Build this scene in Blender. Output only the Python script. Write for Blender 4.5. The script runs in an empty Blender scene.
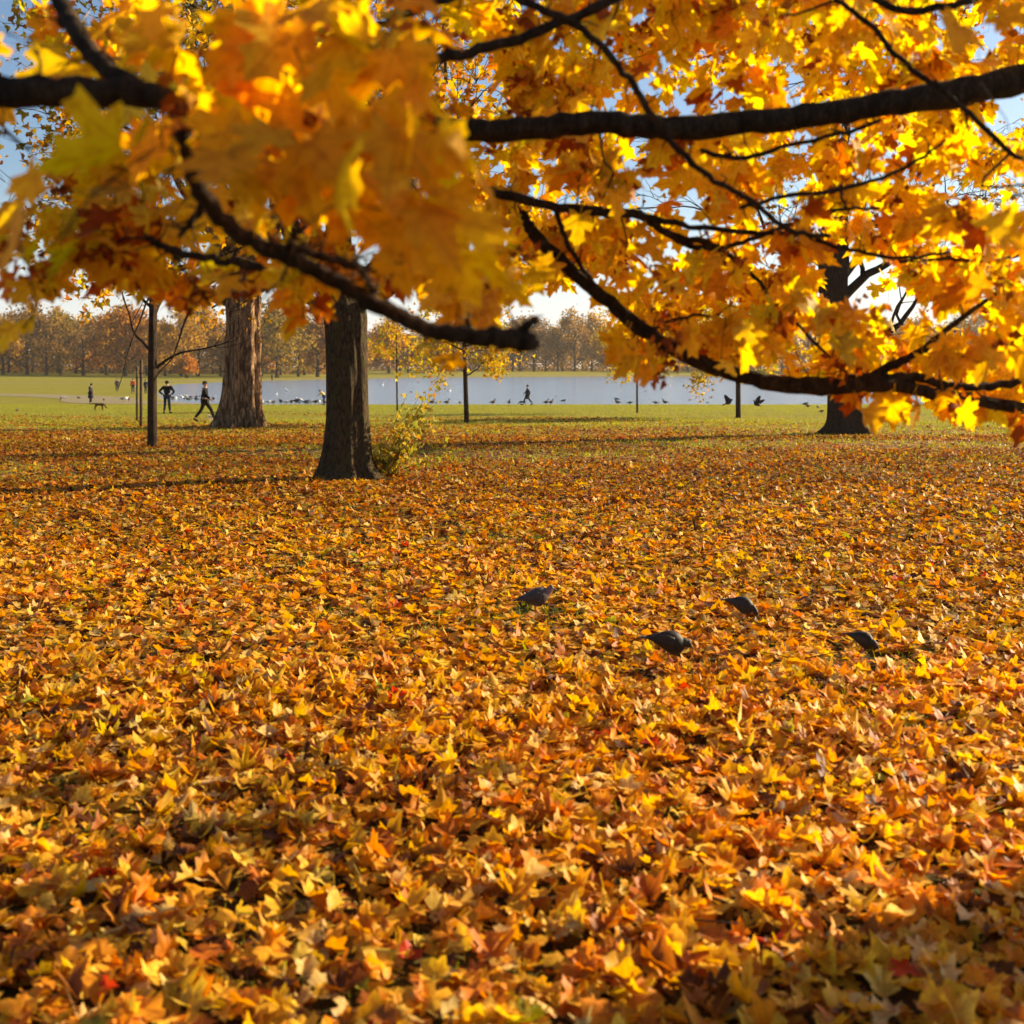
import bpy, math, random
import numpy as np
from mathutils import Vector

random.seed(7)
RNG = np.random.default_rng(11)
PI = math.pi
SC = bpy.context.scene
COL = SC.collection

# ---------------------------------------------------------------- camera model
F = 1140.0            # focal length in pixels of the 1024 px picture
EYE = 1.85            # eye height over the ground
HOR = 368.0           # horizon row

def at(u, v, d):
    """point at distance d (along +Y) seen at picture column u, row v"""
    return ((u-512.0)/F*d, d, EYE+(HOR-v)/F*d)

# ---------------------------------------------------------------- terrain
POND = np.array([(-22,101.5),(-26,103),(-31,109),(-36,122),(-45,150),(-57,191),(-66,230),(-66,286),(-48,350),(-20,400),(30,440),
                 (120,462),(220,470),(330,455),(395,400),(400,300),(330,190),(220,125),(140,106),(60,102),(10,101)], float)

def pond_dist(x, y):
    """signed distance to the shoreline, negative inside the pond"""
    x = np.asarray(x, float); y = np.asarray(y, float)
    best = np.full(x.shape, 1e9); inside = np.zeros(x.shape, bool)
    n = len(POND)
    for i in range(n):
        ax, ay = POND[i]; bx, by = POND[(i+1) % n]
        ex, ey = bx-ax, by-ay
        t = np.clip(((x-ax)*ex+(y-ay)*ey)/(ex*ex+ey*ey), 0, 1)
        d = np.hypot(x-ax-t*ex, y-ay-t*ey)
        best = np.minimum(best, d)
        cond = ((ay > y) != (by > y))
        xi = ax+(y-ay)/np.where(abs(ey) < 1e-9, 1e-9, ey)*ex
        inside ^= cond & (x < xi)
    return np.where(inside, -best, best)

def tz(x, y):
    x = np.asarray(x, float); y = np.asarray(y, float)
    base = np.interp(y, [-50, 0, 20, 30, 42, 61, 80, 98, 104, 5000], [0, 0, -.08, -.16, -.28, -.55, -.92, -1.3, -1.4, -1.4])
    base = base + .03*np.sin(x*.21+1)*np.sin(y*.17) * np.clip(y/15, 0, 1)*np.clip((95-y)/30, 0, 1)
    d = pond_dist(x, y)
    t = np.clip((1.5-d)/3.5, 0, 1); t = t*t*(3-2*t)
    z = base*(1-t)+(-2.3)*t
    rate = np.interp(x, [-90, -50, 0, 5000], [.009, .012, .042, .042])
    far = np.clip((y-240)/60, 0, 1)
    z = z + np.minimum(1.7, rate*np.clip(d-3, 0, None))*far
    return z

def gz(x, y):
    return float(tz(np.array([x]), np.array([y]))[0])

def ground_at(u, v):
    """point of the ground seen at picture (u, v)"""
    ds = np.concatenate([np.arange(3, 130, .2), np.arange(130, 700, 1.0)])
    x = (u-512.0)/F*ds; z = EYE+(HOR-v)/F*ds; g = tz(x, ds)
    hit = np.nonzero(z <= g)[0]; i = hit[0] if len(hit) else len(ds)-1
    return (float(x[i]), float(ds[i]), float(g[i]))

# ---------------------------------------------------------------- helpers
def put(o, parent=None):
    COL.objects.link(o)
    if parent is not None: o.parent = parent
    return o

def tag(o, label=None, cat=None, group=None, kind=None):
    if label: o['label'] = label
    if cat: o['category'] = cat
    if group: o['group'] = group
    if kind: o['kind'] = kind
    return o

def empty(name, loc, rz=0.0):
    o = bpy.data.objects.new(name, None); COL.objects.link(o)
    o.location = loc; o.rotation_euler = (0, 0, rz); o.empty_display_size = .2
    return o

def mesh_np(name, V, faces, cols=None, uvs=None, smooth=False):
    """V (n,3); faces a list of (k,m) index arrays; cols (n,3); uvs (n,2) stored as point attributes"""
    me = bpy.data.meshes.new(name)
    V = np.ascontiguousarray(V, np.float32)
    me.vertices.add(len(V)); me.vertices.foreach_set('co', V.ravel())
    idx = np.concatenate([f.ravel() for f in faces]).astype(np.int32)
    starts = []; off = 0
    for f in faces:
        starts.append(off+np.arange(f.shape[0])*f.shape[1]); off += f.size
    starts = np.concatenate(starts).astype(np.int32)
    me.loops.add(len(idx)); me.loops.foreach_set('vertex_index', idx)
    me.polygons.add(len(starts)); me.polygons.foreach_set('loop_start', starts)
    me.update(calc_edges=True)
    if smooth: me.polygons.foreach_set('use_smooth', np.ones(len(starts), bool))
    if cols is not None:
        a = me.color_attributes.new('Col', 'FLOAT_COLOR', 'POINT')
        c = np.ones((len(V), 4), np.float32); c[:, :3] = cols
        a.data.foreach_set('color', c.ravel())
    if uvs is not None:
        a = me.attributes.new('leaf_uv', 'FLOAT2', 'POINT')
        a.data.foreach_set('vector', np.ascontiguousarray(uvs, np.float32).ravel())
    return me

def obj(name, me, mat, parent=None):
    o = bpy.data.objects.new(name, me)
    if mat is not None and not me.materials: me.materials.append(mat)
    return put(o, parent)

# ---------------------------------------------------------------- materials
def new_mat(name):
    m = bpy.data.materials.new(name); m.use_nodes = True
    nt = m.node_tree; nt.nodes.clear()
    out = nt.nodes.new('ShaderNodeOutputMaterial')
    return m, nt, out

class NT:
    def __init__(s, nt): s.nt = nt
    def n(s, t, **kw):
        nd = s.nt.nodes.new(t)
        for k, v in kw.items(): setattr(nd, k, v)
        return nd
    def l(s, a, b): s.nt.links.new(a, b)
    def val(s, sock, v):
        if isinstance(v, (int, float)): sock.default_value = v
        elif isinstance(v, tuple): sock.default_value = v if len(v) != 3 or sock.type != 'RGBA' else (*v, 1)
        else: s.l(v, sock)
    def math(s, op, a, b=None, c=None, clamp=False):
        nd = s.n('ShaderNodeMath', operation=op, use_clamp=clamp)
        s.val(nd.inputs[0], a)
        if b is not None: s.val(nd.inputs[1], b)
        if c is not None: s.val(nd.inputs[2], c)
        return nd.outputs[0]
    def mix(s, f, a, b, bt='MIX'):
        nd = s.n('ShaderNodeMix', data_type='RGBA', blend_type=bt)
        s.val(nd.inputs[0], f); s.val(nd.inputs[6], a); s.val(nd.inputs[7], b)
        return nd.outputs[2]
    def noise(s, vec, scale, detail=3, rough=.55, out=0):
        nd = s.n('ShaderNodeTexNoise'); nd.inputs['Scale'].default_value = scale
        nd.inputs['Detail'].default_value = detail; nd.inputs['Roughness'].default_value = rough
        if vec is not None: s.l(vec, nd.inputs['Vector'])
        return nd.outputs[out]
    def smooth(s, x, a, b):
        nd = s.n('ShaderNodeMapRange', interpolation_type='SMOOTHSTEP')
        s.val(nd.inputs[0], x); nd.inputs[1].default_value = a; nd.inputs[2].default_value = b
        return nd.outputs[0]
    def ramp(s, f, stops, interp='LINEAR'):
        nd = s.n('ShaderNodeValToRGB'); cr = nd.color_ramp; cr.interpolation = interp
        while len(cr.elements) < len(stops): cr.elements.new(.5)
        for e, (p, c) in zip(cr.elements, stops): e.position = p; e.color = (*c, 1)
        s.l(f, nd.inputs[0]); return nd.outputs[0]
    def bump(s, h, strength, dist):
        nd = s.n('ShaderNodeBump'); nd.inputs['Strength'].default_value = strength
        nd.inputs['Distance'].default_value = dist; s.l(h, nd.inputs['Height']); return nd.outputs[0]

def leaf_mat(name, trans=.5, veins=False, spec=.25, sat=1.0, rough=.55):
    m, nt, out = new_mat(name); k = NT(nt)
    col = k.n('ShaderNodeAttribute', attribute_name='Col').outputs['Color']
    tc = k.n('ShaderNodeTexCoord').outputs['Object']
    nz = k.noise(tc, 38, 3)
    c = k.mix(k.math('MULTIPLY', k.smooth(nz, .45, .68), .55), col, k.mix(1.0, col, (.62, .42, .3), 'MULTIPLY'))
    if veins:
        uv = k.n('ShaderNodeAttribute', attribute_name='leaf_uv').outputs['Vector']
        sp = k.n('ShaderNodeSeparateXYZ'); k.l(uv, sp.inputs[0])
        r = k.math('SQRT', k.math('ADD', k.math('MULTIPLY', sp.outputs[0], sp.outputs[0]), k.math('MULTIPLY', sp.outputs[1], sp.outputs[1])))
        ang = k.math('SUBTRACT', k.math('ARCTAN2', sp.outputs[1], sp.outputs[0]), PI/2)
        pp = k.math('PINGPONG', ang, .4538)
        dist = k.math('MULTIPLY', r, k.math('SINE', pp))
        # side veins: fine ribs running off the main ones
        rib = k.math('PINGPONG', k.math('SUBTRACT', r, k.math('MULTIPLY', dist, 1.1)), .055)
        vm = k.math('MAXIMUM', k.math('SUBTRACT', 1.0, k.smooth(dist, .004, .022)), k.math('MULTIPLY', .45, k.math('SUBTRACT', 1.0, k.smooth(rib, .0, .012))))
        c = k.mix(k.math('MULTIPLY', vm, .6), c, k.mix(1.0, c, (.6, .42, .3), 'MULTIPLY'))
    p = k.n('ShaderNodeBsdfPrincipled'); k.l(c, p.inputs['Base Color'])
    p.inputs['Roughness'].default_value = rough; p.inputs['Specular IOR Level'].default_value = spec
    t = k.n('ShaderNodeBsdfTranslucent')
    hs = k.n('ShaderNodeHueSaturation'); hs.inputs['Saturation'].default_value = 1.1*sat; hs.inputs['Value'].default_value = 1.25
    k.l(c, hs.inputs['Color']); k.l(hs.outputs[0], t.inputs[0])
    b = k.bump(nz, .25, .004); k.l(b, p.inputs['Normal'])
    mx = k.n('ShaderNodeMixShader'); mx.inputs[0].default_value = trans
    k.l(p.outputs[0], mx.inputs[1]); k.l(t.outputs[0], mx.inputs[2]); k.l(mx.outputs[0], out.inputs[0])
    return m

def bark_mat(name, c1, c2, moss=None, scale=1.0, bump=.7, streak=.18, bdist=.05):
    m, nt, out = new_mat(name); k = NT(nt)
    tc = k.n('ShaderNodeTexCoord').outputs['Object']
    mp = k.n('ShaderNodeMapping'); mp.inputs['Scale'].default_value = (1, 1, streak); k.l(tc, mp.inputs[0])
    n1 = k.noise(mp.outputs[0], 9*scale, 6, .62); n2 = k.noise(tc, 2.2*scale, 3)
    vo = k.n('ShaderNodeTexVoronoi', feature='DISTANCE_TO_EDGE'); vo.inputs['Scale'].default_value = 13*scale
    wv = k.mix(.25, mp.outputs[0], k.noise(mp.outputs[0], 6*scale, 3, out=1)); k.l(wv, vo.inputs['Vector'])
    crack = k.smooth(vo.outputs['Distance'], 0, .22)
    c = k.mix(k.smooth(n1, .35, .65), c1, c2)
    c = k.mix(k.math('MULTIPLY', .55, k.math('SUBTRACT', 1.0, crack)), c, tuple(x*.35 for x in c1))
    if moss: c = k.mix(k.math('MULTIPLY', k.smooth(n2, .48, .66), .75), c, moss)
    p = k.n('ShaderNodeBsdfPrincipled'); k.l(c, p.inputs['Base Color']); p.inputs['Roughness'].default_value = .9
    p.inputs['Specular IOR Level'].default_value = .15
    h = k.math('ADD', k.math('MULTIPLY', crack, .6), k.math('MULTIPLY', n1, .8))
    k.l(k.bump(h, bump, bdist/scale), p.inputs['Normal']); k.l(p.outputs[0], out.inputs[0])
    return m

def plain_mat(name, c, rough=.7, var=.3, scale=20, spec=.3, bump=0.0):
    m, nt, out = new_mat(name); k = NT(nt)
    tc = k.n('ShaderNodeTexCoord').outputs['Object']
    nz = k.noise(tc, scale, 4)
    cc = k.mix(k.smooth(nz, .3, .7), tuple(x*(1-var) for x in c), tuple(min(1, x*(1+var)) for x in c))
    p = k.n('ShaderNodeBsdfPrincipled'); k.l(cc, p.inputs['Base Color']); p.inputs['Roughness'].default_value = rough
    p.inputs['Specular IOR Level'].default_value = spec
    if bump: k.l(k.bump(nz, bump, .01), p.inputs['Normal'])
    k.l(p.outputs[0], out.inputs[0]); return m

def ground_mat():
    m, nt, out = new_mat('park_ground'); k = NT(nt)
    tc = k.n('ShaderNodeTexCoord').outputs['Object']
    sp = k.n('ShaderNodeSeparateXYZ'); k.l(tc, sp.inputs[0]); Y = sp.outputs[1]; X = sp.outputs[0]
    big = k.noise(tc, .06, 4); mid = k.noise(tc, .55, 4); fine = k.noise(tc, 9, 4, .7); vf = k.noise(tc, 60, 3)
    # lawn
    mp = k.n('ShaderNodeMapping'); mp.inputs['Scale'].default_value = (.25, 1, 1); k.l(tc, mp.inputs[0])
    band = k.noise(mp.outputs[0], .22, 3)
    lawn = k.mix(k.smooth(mid, .3, .7), (.17, .165, .012), (.25, .215, .020))
    lawn = k.mix(k.math('MULTIPLY', k.smooth(fine, .35, .75), .5), lawn, (.29, .25, .03))
    lawn = k.mix(k.math('MULTIPLY', k.smooth(band, .5, .7), .4), lawn, (.26, .205, .04))
    # soil and old leaves under the litter
    soil = k.mix(k.smooth(fine, .4, .62), (.035, .020, .009), (.085, .045, .016))
    soil = k.mix(k.math('MULTIPLY', k.smooth(mid, .42, .62), .8), soil, (.085, .095, .012))
    # fallen leaves as small cells, each of its own colour
    def leaves(scale, seed):
        v = k.n('ShaderNodeTexVoronoi'); v.inputs['Scale'].default_value = scale
        mm = k.n('ShaderNodeMapping'); mm.inputs['Location'].default_value = (seed, seed*2, 0); k.l(tc, mm.inputs[0]); k.l(mm.outputs[0], v.inputs['Vector'])
        s2 = k.n('ShaderNodeSeparateColor'); k.l(v.outputs['Color'], s2.inputs[0])
        return s2.outputs[0], s2.outputs[1], v.outputs['Distance']
    r, g, d = leaves(9, 3)
    lc = k.ramp(r, [(0, (.05, .02, .008)), (.25, (.16, .055, .012)), (.5, (.34, .13, .02)), (.75, (.48, .24, .03)), (1, (.55, .36, .10))])
    yy = k.math('ADD', Y, k.math('MULTIPLY', k.math('SUBTRACT', mid, .5), 26.0))
    cover = k.math('SUBTRACT', 1.0, k.smooth(yy, 30, 62))
    isleaf = k.math('LESS_THAN', g, k.math('ADD', k.math('MULTIPLY', cover, .72), .0))
    base = k.mix(k.smooth(Y, 26, 44), soil, lawn)
    leafy = k.math('MULTIPLY', isleaf, k.smooth(Y, 8, 30))
    c = k.mix(leafy, base, lc)
    p = k.n('ShaderNodeBsdfPrincipled'); k.l(c, p.inputs['Base Color']); p.inputs['Roughness'].default_value = .9
    p.inputs['Specular IOR Level'].default_value = .1
    h = k.math('ADD', k.math('ADD', fine, k.math('MULTIPLY', vf, .5)), k.math('MULTIPLY', d, -.6))
    k.l(k.bump(h, .9, .06), p.inputs['Normal']); k.l(p.outputs[0], out.inputs[0])
    return m

def water_mat():
    m, nt, out = new_mat('pond_water'); k = NT(nt)
    tc = k.n('ShaderNodeTexCoord').outputs['Object']
    mp = k.n('ShaderNodeMapping'); mp.inputs['Scale'].default_value = (.55, 1, 1); mp.inputs['Rotation'].default_value = (0, 0, .35); k.l(tc, mp.inputs[0])
    n1 = k.noise(mp.outputs[0], 1.1, 5, .65); n2 = k.noise(mp.outputs[0], .12, 3); n3 = k.noise(mp.outputs[0], .03, 2)
    p = k.n('ShaderNodeBsdfPrincipled'); p.inputs['Base Color'].default_value = (.25, .32, .42, 1)
    p.inputs['Roughness'].default_value = .14; p.inputs['IOR'].default_value = 1.33; p.inputs['Specular IOR Level'].default_value = .6
    h = k.math('ADD', n1, k.math('MULTIPLY', n2, 1.5))
    k.l(k.bump(h, .9, .30), p.inputs['Normal']); k.l(p.outputs[0], out.inputs[0])
    return m

M = {}
M['crown_leaf'] = leaf_mat('maple_leaf', .68, True, .2, 1.12)
M['litter'] = leaf_mat('fallen_leaf', .38, True, .22)
M['far_leaf'] = leaf_mat('tree_leaf', .45, False, .1)
M['bark_dark'] = bark_mat('maple_bark', (.028, .016, .009), (.075, .045, .025), None, 3.0, .8, .25, .03)
M['bark_mid'] = bark_mat('old_maple_bark', (.040, .024, .010), (.17, .11, .05), (.085, .08, .02), 3.4, 1.0, .3, .10)
M['bark_plane'] = bark_mat('plane_bark', (.075, .037, .017), (.50, .30, .15), None, 1.1, .8, .2, .08)
M['bark_far'] = bark_mat('far_bark', (.045, .033, .024), (.09, .07, .05), None, .6, .4, .2)
M['stake'] = bark_mat('stake_wood', (.10, .07, .045), (.17, .12, .075), None, 3, .4, .1)
M['grass'] = leaf_mat('grass_blade', .45, False, .3)

# ---------------------------------------------------------------- tubes
def tube_arrays(tubes, sides=8):
    """tubes: list of (points (n,3), radii (n)). returns V, faces"""
    Vs = []; Fs = []; caps = []; off = 0
    ang = np.linspace(0, 2*PI, sides, endpoint=False); ca, sa = np.cos(ang), np.sin(ang)
    for P, R in tubes:
        P = np.asarray(P, float); R = np.asarray(R, float); n = len(P)
        T = np.gradient(P, axis=0); T /= np.linalg.norm(T, axis=1)[:, None]+1e-9
        u = np.cross(T[0], (0.31, .2, .93)); u /= np.linalg.norm(u)+1e-9
        rings = []
        for i in range(n):
            u = u-T[i]*np.dot(u, T[i]); u /= np.linalg.norm(u)+1e-9
            w = np.cross(T[i], u)
            rings.append(P[i]+R[i]*(ca[:, None]*u+sa[:, None]*w))
        V = np.concatenate(rings+[P[:1], P[-1:]])
        i = np.arange(n-1)[:, None]*sides; j = np.arange(sides)[None, :]; j2 = (j+1) % sides
        Fs.append((np.stack([i+j, i+j2, i+sides+j2, i+sides+j], -1).reshape(-1, 4))+off)
        c0, c1 = n*sides, n*sides+1; jj = np.arange(sides); jn = (jj+1) % sides
        caps.append(np.stack([np.full(sides, c0), jn, jj], -1)+off)
        caps.append(np.stack([np.full(sides, c1), (n-1)*sides+jj, (n-1)*sides+jn], -1)+off)
        Vs.append(V); off += len(V)
    return np.concatenate(Vs), [np.concatenate(Fs), np.concatenate(caps)]

def tubes_mesh(name, tubes, sides=8, origin=(0, 0, 0)):
    V, Fc = tube_arrays(tubes, sides)
    return mesh_np(name, V-np.array(origin), Fc, smooth=True)

def spline(pts, n):
    """Catmull-Rom resample of rows (x, y, z, r ...)"""
    P = np.asarray(pts, float); P = np.vstack([2*P[0]-P[1], P, 2*P[-1]-P[-2]])
    out = []
    for i in range(1, len(P)-2):
        for t in np.linspace(0, 1, n, endpoint=False):
            a, b, c, d = P[i-1], P[i], P[i+1], P[i+2]
            out.append(.5*((2*b)+(c-a)*t+(2*a-5*b+4*c-d)*t*t+(3*b-a-3*c+d)*t**3))
    out.append(P[-2]); return np.array(out)

def trunk_mesh(name, pts, sides=40, flutes=6, famp=.1, flare=None, seed=0, n=8, fine=.02):
    """a lofted trunk: rows (x,y,z,r); fluted and lumpy rings"""
    S = spline(pts, n); ang = np.linspace(0, 2*PI, sides, endpoint=False)
    rg = np.random.default_rng(seed); ph = rg.uniform(0, 6.28, 8)
    z0 = S[0, 2]; Vs = []
    for x, y, z, r in S:
        h = z-z0
        fl = math.exp(-max(h, 0)/.5)
        a = famp*(1+2.2*fl)
        rr = r*(1+a*np.sin(flutes*ang+ph[0]+.12*h)+.5*a*np.sin((flutes*2+1)*ang+ph[1]-.1*h)+.6*a*np.sin(3*ang+ph[2]+.25*h)
                + fine*np.sin(19*ang+ph[3]+1.1*h)+fine*np.sin(7*ang-4.1*h+ph[4])+fine*np.sin(13*ang+5.3*h+ph[5]))
        Vs.append(np.stack([x+rr*np.cos(ang), y+rr*np.sin(ang), np.full(sides, z)], -1))
    m = len(S); V = np.concatenate(Vs+[S[-1:, :3]])
    i = np.arange(m-1)[:, None]*sides; j = np.arange(sides)[None, :]; j2 = (j+1) % sides
    q = np.stack([i+j, i+j2, i+sides+j2, i+sides+j], -1).reshape(-1, 4)
    jj = np.arange(sides); cap = np.stack([np.full(sides, m*sides), (m-1)*sides+(jj+1) % sides, (m-1)*sides+jj], -1)[:, ::-1]
    return mesh_np(name, V, [q, cap], smooth=True)

# ---------------------------------------------------------------- leaves
HALF = [(.0, .0), (.10, -.05), (.24, -.13), (.40, -.15), (.36, -.02), (.30, .07), (.42, .12), (.60, .22), (.50, .31), (.47, .45),
        (.34, .41), (.20, .39), (.22, .55), (.30, .69), (.15, .74), (.0, 1.0)]
HALF_MID = [(.0, .0), (.22, -.13), (.38, -.10), (.30, .08), (.60, .24), (.44, .44), (.20, .40), (.26, .68), (.0, 1.0)]
HALF_LOW = [(.0, .0), (.36, -.08), (.58, .26), (.22, .42), (.0, 1.0)]
def leaf_template(half, stem=True):
    pts = list(half)+[(-x, y) for x, y in half[-2:0:-1]]
    n = len(pts); V = np.array([(0, .24)]+pts)
    f = [(0, 1+i, 1+(i+1) % n) for i in range(n)]
    if stem:                                    # the leaf stalk, a thin strip
        b = len(V); V = np.vstack([V, [(-.009, .02), (.009, .02), (.05, -.62), (.068, -.60)]])
        f += [(b, b+2, b+3), (b, b+3, b+1)]
    V = np.column_stack([V, np.zeros(len(V))])
    if stem: V[-2:, 2] = -.12
    return V, np.array(f)
HALF_R = [(.0, .0), (.14, -.10), (.34, -.14), (.37, .0), (.36, .10), (.46, .17), (.55, .27), (.47, .40), (.36, .45), (.31, .50), (.30, .62), (.20, .74), (.10, .80), (.0, .93)]
HALF_RM = [(.0, .0), (.22, -.14), (.36, -.02), (.38, .12), (.54, .26), (.40, .45), (.30, .52), (.24, .70), (.0, .93)]
LEAF_R = leaf_template(HALF_R); LEAF_RM = leaf_template(HALF_RM)
LEAF = leaf_template(HALF); LEAF_MID = leaf_template(HALF_MID); LEAF_LOW = leaf_template(HALF_LOW, False)
LEAF_QUAD = (np.array([(0, -.1, 0), (.42, .3, 0), (0, .95, 0), (-.42, .3, 0), ]), np.array([(0, 1, 2), (0, 2, 3)]))

def unit(a): return a/(np.linalg.norm(a, axis=-1, keepdims=True)+1e-9)

def make_leaves(P, tip, nrm, size, col, tmpl, curl=.25, rng=RNG, edge=.25, fold=0.0):
    """P, tip, nrm (n,3), size (n), col (n,3) -> V, F, C, UV"""
    T, Fc = tmpl; n = len(P)
    nrm = unit(nrm-tip*np.sum(nrm*tip, 1, keepdims=True)); side = np.cross(tip, nrm)
    a = rng.normal(.0, curl*1.3, n)[:, None]; b = rng.normal(.0, curl, n)[:, None]; fo = rng.normal(.15, curl, n)[:, None]
    rip = rng.normal(0, curl*.3, n)[:, None]; fo = np.where(rng.uniform(0, 1, (n, 1)) < fold, rng.uniform(.5, 1.3, (n, 1))*rng.choice([-1, 1], (n, 1), p=[.3, .7]), fo); ph = rng.uniform(0, 6.28, n)[:, None]
    x = T[None, :, 0]*rng.uniform(.75, 1.08, n)[:, None]; y = T[None, :, 1]
    z = T[None, :, 2]+a*(x*x)*1.4+b*(y-.2)**2+fo*np.abs(x)+rip*np.sin(7*x+5*y+ph)*(np.abs(x)+np.abs(y-.3))
    s = size[:, None, None]
    V = P[:, None, :]+s*(x[..., None]*side[:, None]+y[..., None]*tip[:, None]+z[..., None]*nrm[:, None])
    m = len(T)
    Fa = (Fc[None]+(np.arange(n)*m)[:, None, None]).reshape(-1, Fc.shape[1])
    C = np.repeat(col[:, None, :], m, 1)*rng.uniform(1-edge, 1+edge*.35, (n, m, 1))
    C[:, 0] = col
    UV = np.repeat(T[None, :, :2], n, 0)
    return V.reshape(-1, 3), Fa, C.reshape(-1, 3), UV.reshape(-1, 2)

def join(parts):
    Vs, Fs, Cs, Us = [], {}, [], []; off = 0
    for V, Fa, C, U in parts:
        Vs.append(V); Cs.append(C); Us.append(U); Fs.setdefault(Fa.shape[1], []).append(Fa+off); off += len(V)
    return np.concatenate(Vs), [np.concatenate(f) for f in Fs.values()], np.concatenate(Cs), np.concatenate(Us)

def pick(pal, w, n, rng=RNG, jit=.18):
    pal = np.array(pal, float); w = np.array(w, float)/sum(w)
    c = pal[rng.choice(len(pal), n, p=w)]
    c = c*rng.uniform(1-jit, 1+jit, (n, 1))*rng.uniform(.93, 1.07, (n, 3))
    return np.clip(c, 0, .95)

# ---------------------------------------------------------------- world and light
SUN_AZ = math.atan2(.88, .47); SUN_EL = math.radians(21)
w = bpy.data.worlds.new('World'); SC.world = w; w.use_nodes = True
k = NT(w.node_tree); w.node_tree.nodes.clear()
sky = k.n('ShaderNodeTexSky', sky_type='NISHITA', sun_disc=False, sun_elevation=SUN_EL, sun_rotation=SUN_AZ)
sky.air_density = 1.0; sky.dust_density = .9; sky.ozone_density = 3.0
tcw = k.n('ShaderNodeTexCoord').outputs['Generated']
mpw = k.n('ShaderNodeMapping'); mpw.inputs['Scale'].default_value = (1, 1, 3.2); k.l(tcw, mpw.inputs[0])
cl = k.noise(mpw.outputs[0], 2.6, 7, .6)
spw = k.n('ShaderNodeSeparateXYZ'); k.l(tcw, spw.inputs[0])
low = k.math('MULTIPLY', k.math('SUBTRACT', 1.0, k.smooth(spw.outputs[2], .0, .17)), .9)
cm = k.math('MAXIMUM', k.smooth(cl, .60, .76), low)
skyc = k.mix(k.math('MULTIPLY', cm, .75), sky.outputs[0], (7.5, 7.6, 7.8))
bg = k.n('ShaderNodeBackground'); bg.inputs['Strength'].default_value = .062
k.l(skyc, bg.inputs[0]); wo = k.n('ShaderNodeOutputWorld'); k.l(bg.outputs[0], wo.inputs[0])

L = bpy.data.lights.new('sun', 'SUN'); L.energy = 5.0; L.angle = math.radians(.6); L.color = (1.0, .80, .51)
lo = bpy.data.objects.new('sun', L); COL.objects.link(lo)
sd = Vector((math.sin(SUN_AZ)*math.cos(SUN_EL), math.cos(SUN_AZ)*math.cos(SUN_EL), math.sin(SUN_EL)))
lo.rotation_euler = sd.to_track_quat('Z', 'Y').to_euler(); lo.location = (20, 10, 30)
SUNV = np.array(sd)

cam = bpy.data.cameras.new('camera'); co = bpy.data.objects.new('camera', cam); COL.objects.link(co)
co.location = (0, 0, EYE); co.rotation_euler = (PI/2, 0, 0)
cam.sensor_width = 36; cam.lens = 36*F/1024; cam.shift_y = -(512-HOR)/1024
cam.clip_end = 8000; cam.clip_start = .05
cam.dof.use_dof = True; cam.dof.focus_distance = 13.0; cam.dof.aperture_fstop = 2.6
SC.camera = co
SC.view_settings.view_transform = 'Standard'; SC.view_settings.look = 'None'; SC.view_settings.gamma = 1
SC.view_settings.exposure = 1.33
SC.cycles.max_bounces = 6; SC.cycles.diffuse_bounces = 3; SC.cycles.glossy_bounces = 2; SC.cycles.transmission_bounces = 4
SC.cycles.transparent_max_bounces = 4; SC.cycles.use_denoising = True

# ---------------------------------------------------------------- the setting
def grow_axis(fine_lo, fine_hi, step, mids, end):
    a = list(np.arange(fine_lo, fine_hi, step)); v = a[-1]; s = step
    while v < end:
        s = min(s*1.12, 400) if v > mids else max(s, mids*0+s); 
        if v <= mids: s = 5 if v > fine_hi-1 else step
        v += s; a.append(v)
    return a
ys = [-400, -150, -60]+grow_axis(-30, 128, 1.5, 560, 5000)
xp = grow_axis(0, 60, 2.5, 420, 4000); xs = [-v for v in xp[:0:-1]]+xp
XX, YY = np.meshgrid(np.array(xs, float), np.array(ys, float)); ZZ = tz(XX, YY)
nx, ny = len(xs), len(ys)
V = np.stack([XX, YY, ZZ], -1).reshape(-1, 3)
i = np.arange(ny-1)[:, None]*nx; j = np.arange(nx-1)[None, :]
q = np.stack([i+j, i+j+1, i+nx+j+1, i+nx+j], -1).reshape(-1, 4)
tag(obj('ground', mesh_np('ground', V, [q], smooth=True), ground_mat()), 'grassy park ground sloping gently to the pond', 'ground', kind='structure')

cpt = POND.mean(0); big = cpt+(POND-cpt)*1.03
wv = np.column_stack([big, np.full(len(big), -1.5)]); wv = np.vstack([wv, [(cpt[0], cpt[1], -1.5)]])
n = len(big); wf = np.array([(n, i, (i+1) % n) for i in range(n)])
tag(obj('pond_water', mesh_np('pond_water', wv, [wf]), water_mat()), 'rippled pale blue water of the round park pond', 'water', kind='structure')

# pale gravel path that runs along the shore and off to the left
def ribbon(name, pts, width, dz, mat, label):
    S = spline(pts, 14); T = unit(np.gradient(S, axis=0)); N = np.column_stack([-T[:, 1], T[:, 0]])
    cols = 5; V = []
    for t in np.linspace(-.5, .5, cols):
        p = S+N*t*width; V.append(np.column_stack([p, tz(p[:, 0], p[:, 1])+dz]))
    V = np.stack(V, 1).reshape(-1, 3); m = len(S)
    i = np.arange(m-1)[:, None]*cols; j = np.arange(cols-1)[None, :]
    q = np.stack([i+j, i+j+1, i+cols+j+1, i+cols+j], -1).reshape(-1, 4)
    tag(obj(name, mesh_np(name, V, [q], smooth=True), mat), label, 'path', kind='structure')
M['gravel'] = plain_mat('gravel', (.24, .20, .11), .95, .25, 3.0, .1, .4)
ribbon('path', [(-220, 150), (-140, 150), (-90, 146), (-62, 138), (-46, 124), (-38, 108), (-26, 99.2)], 7.5, .03, M['gravel'], 'tan gravel path curving along the left shore')
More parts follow.
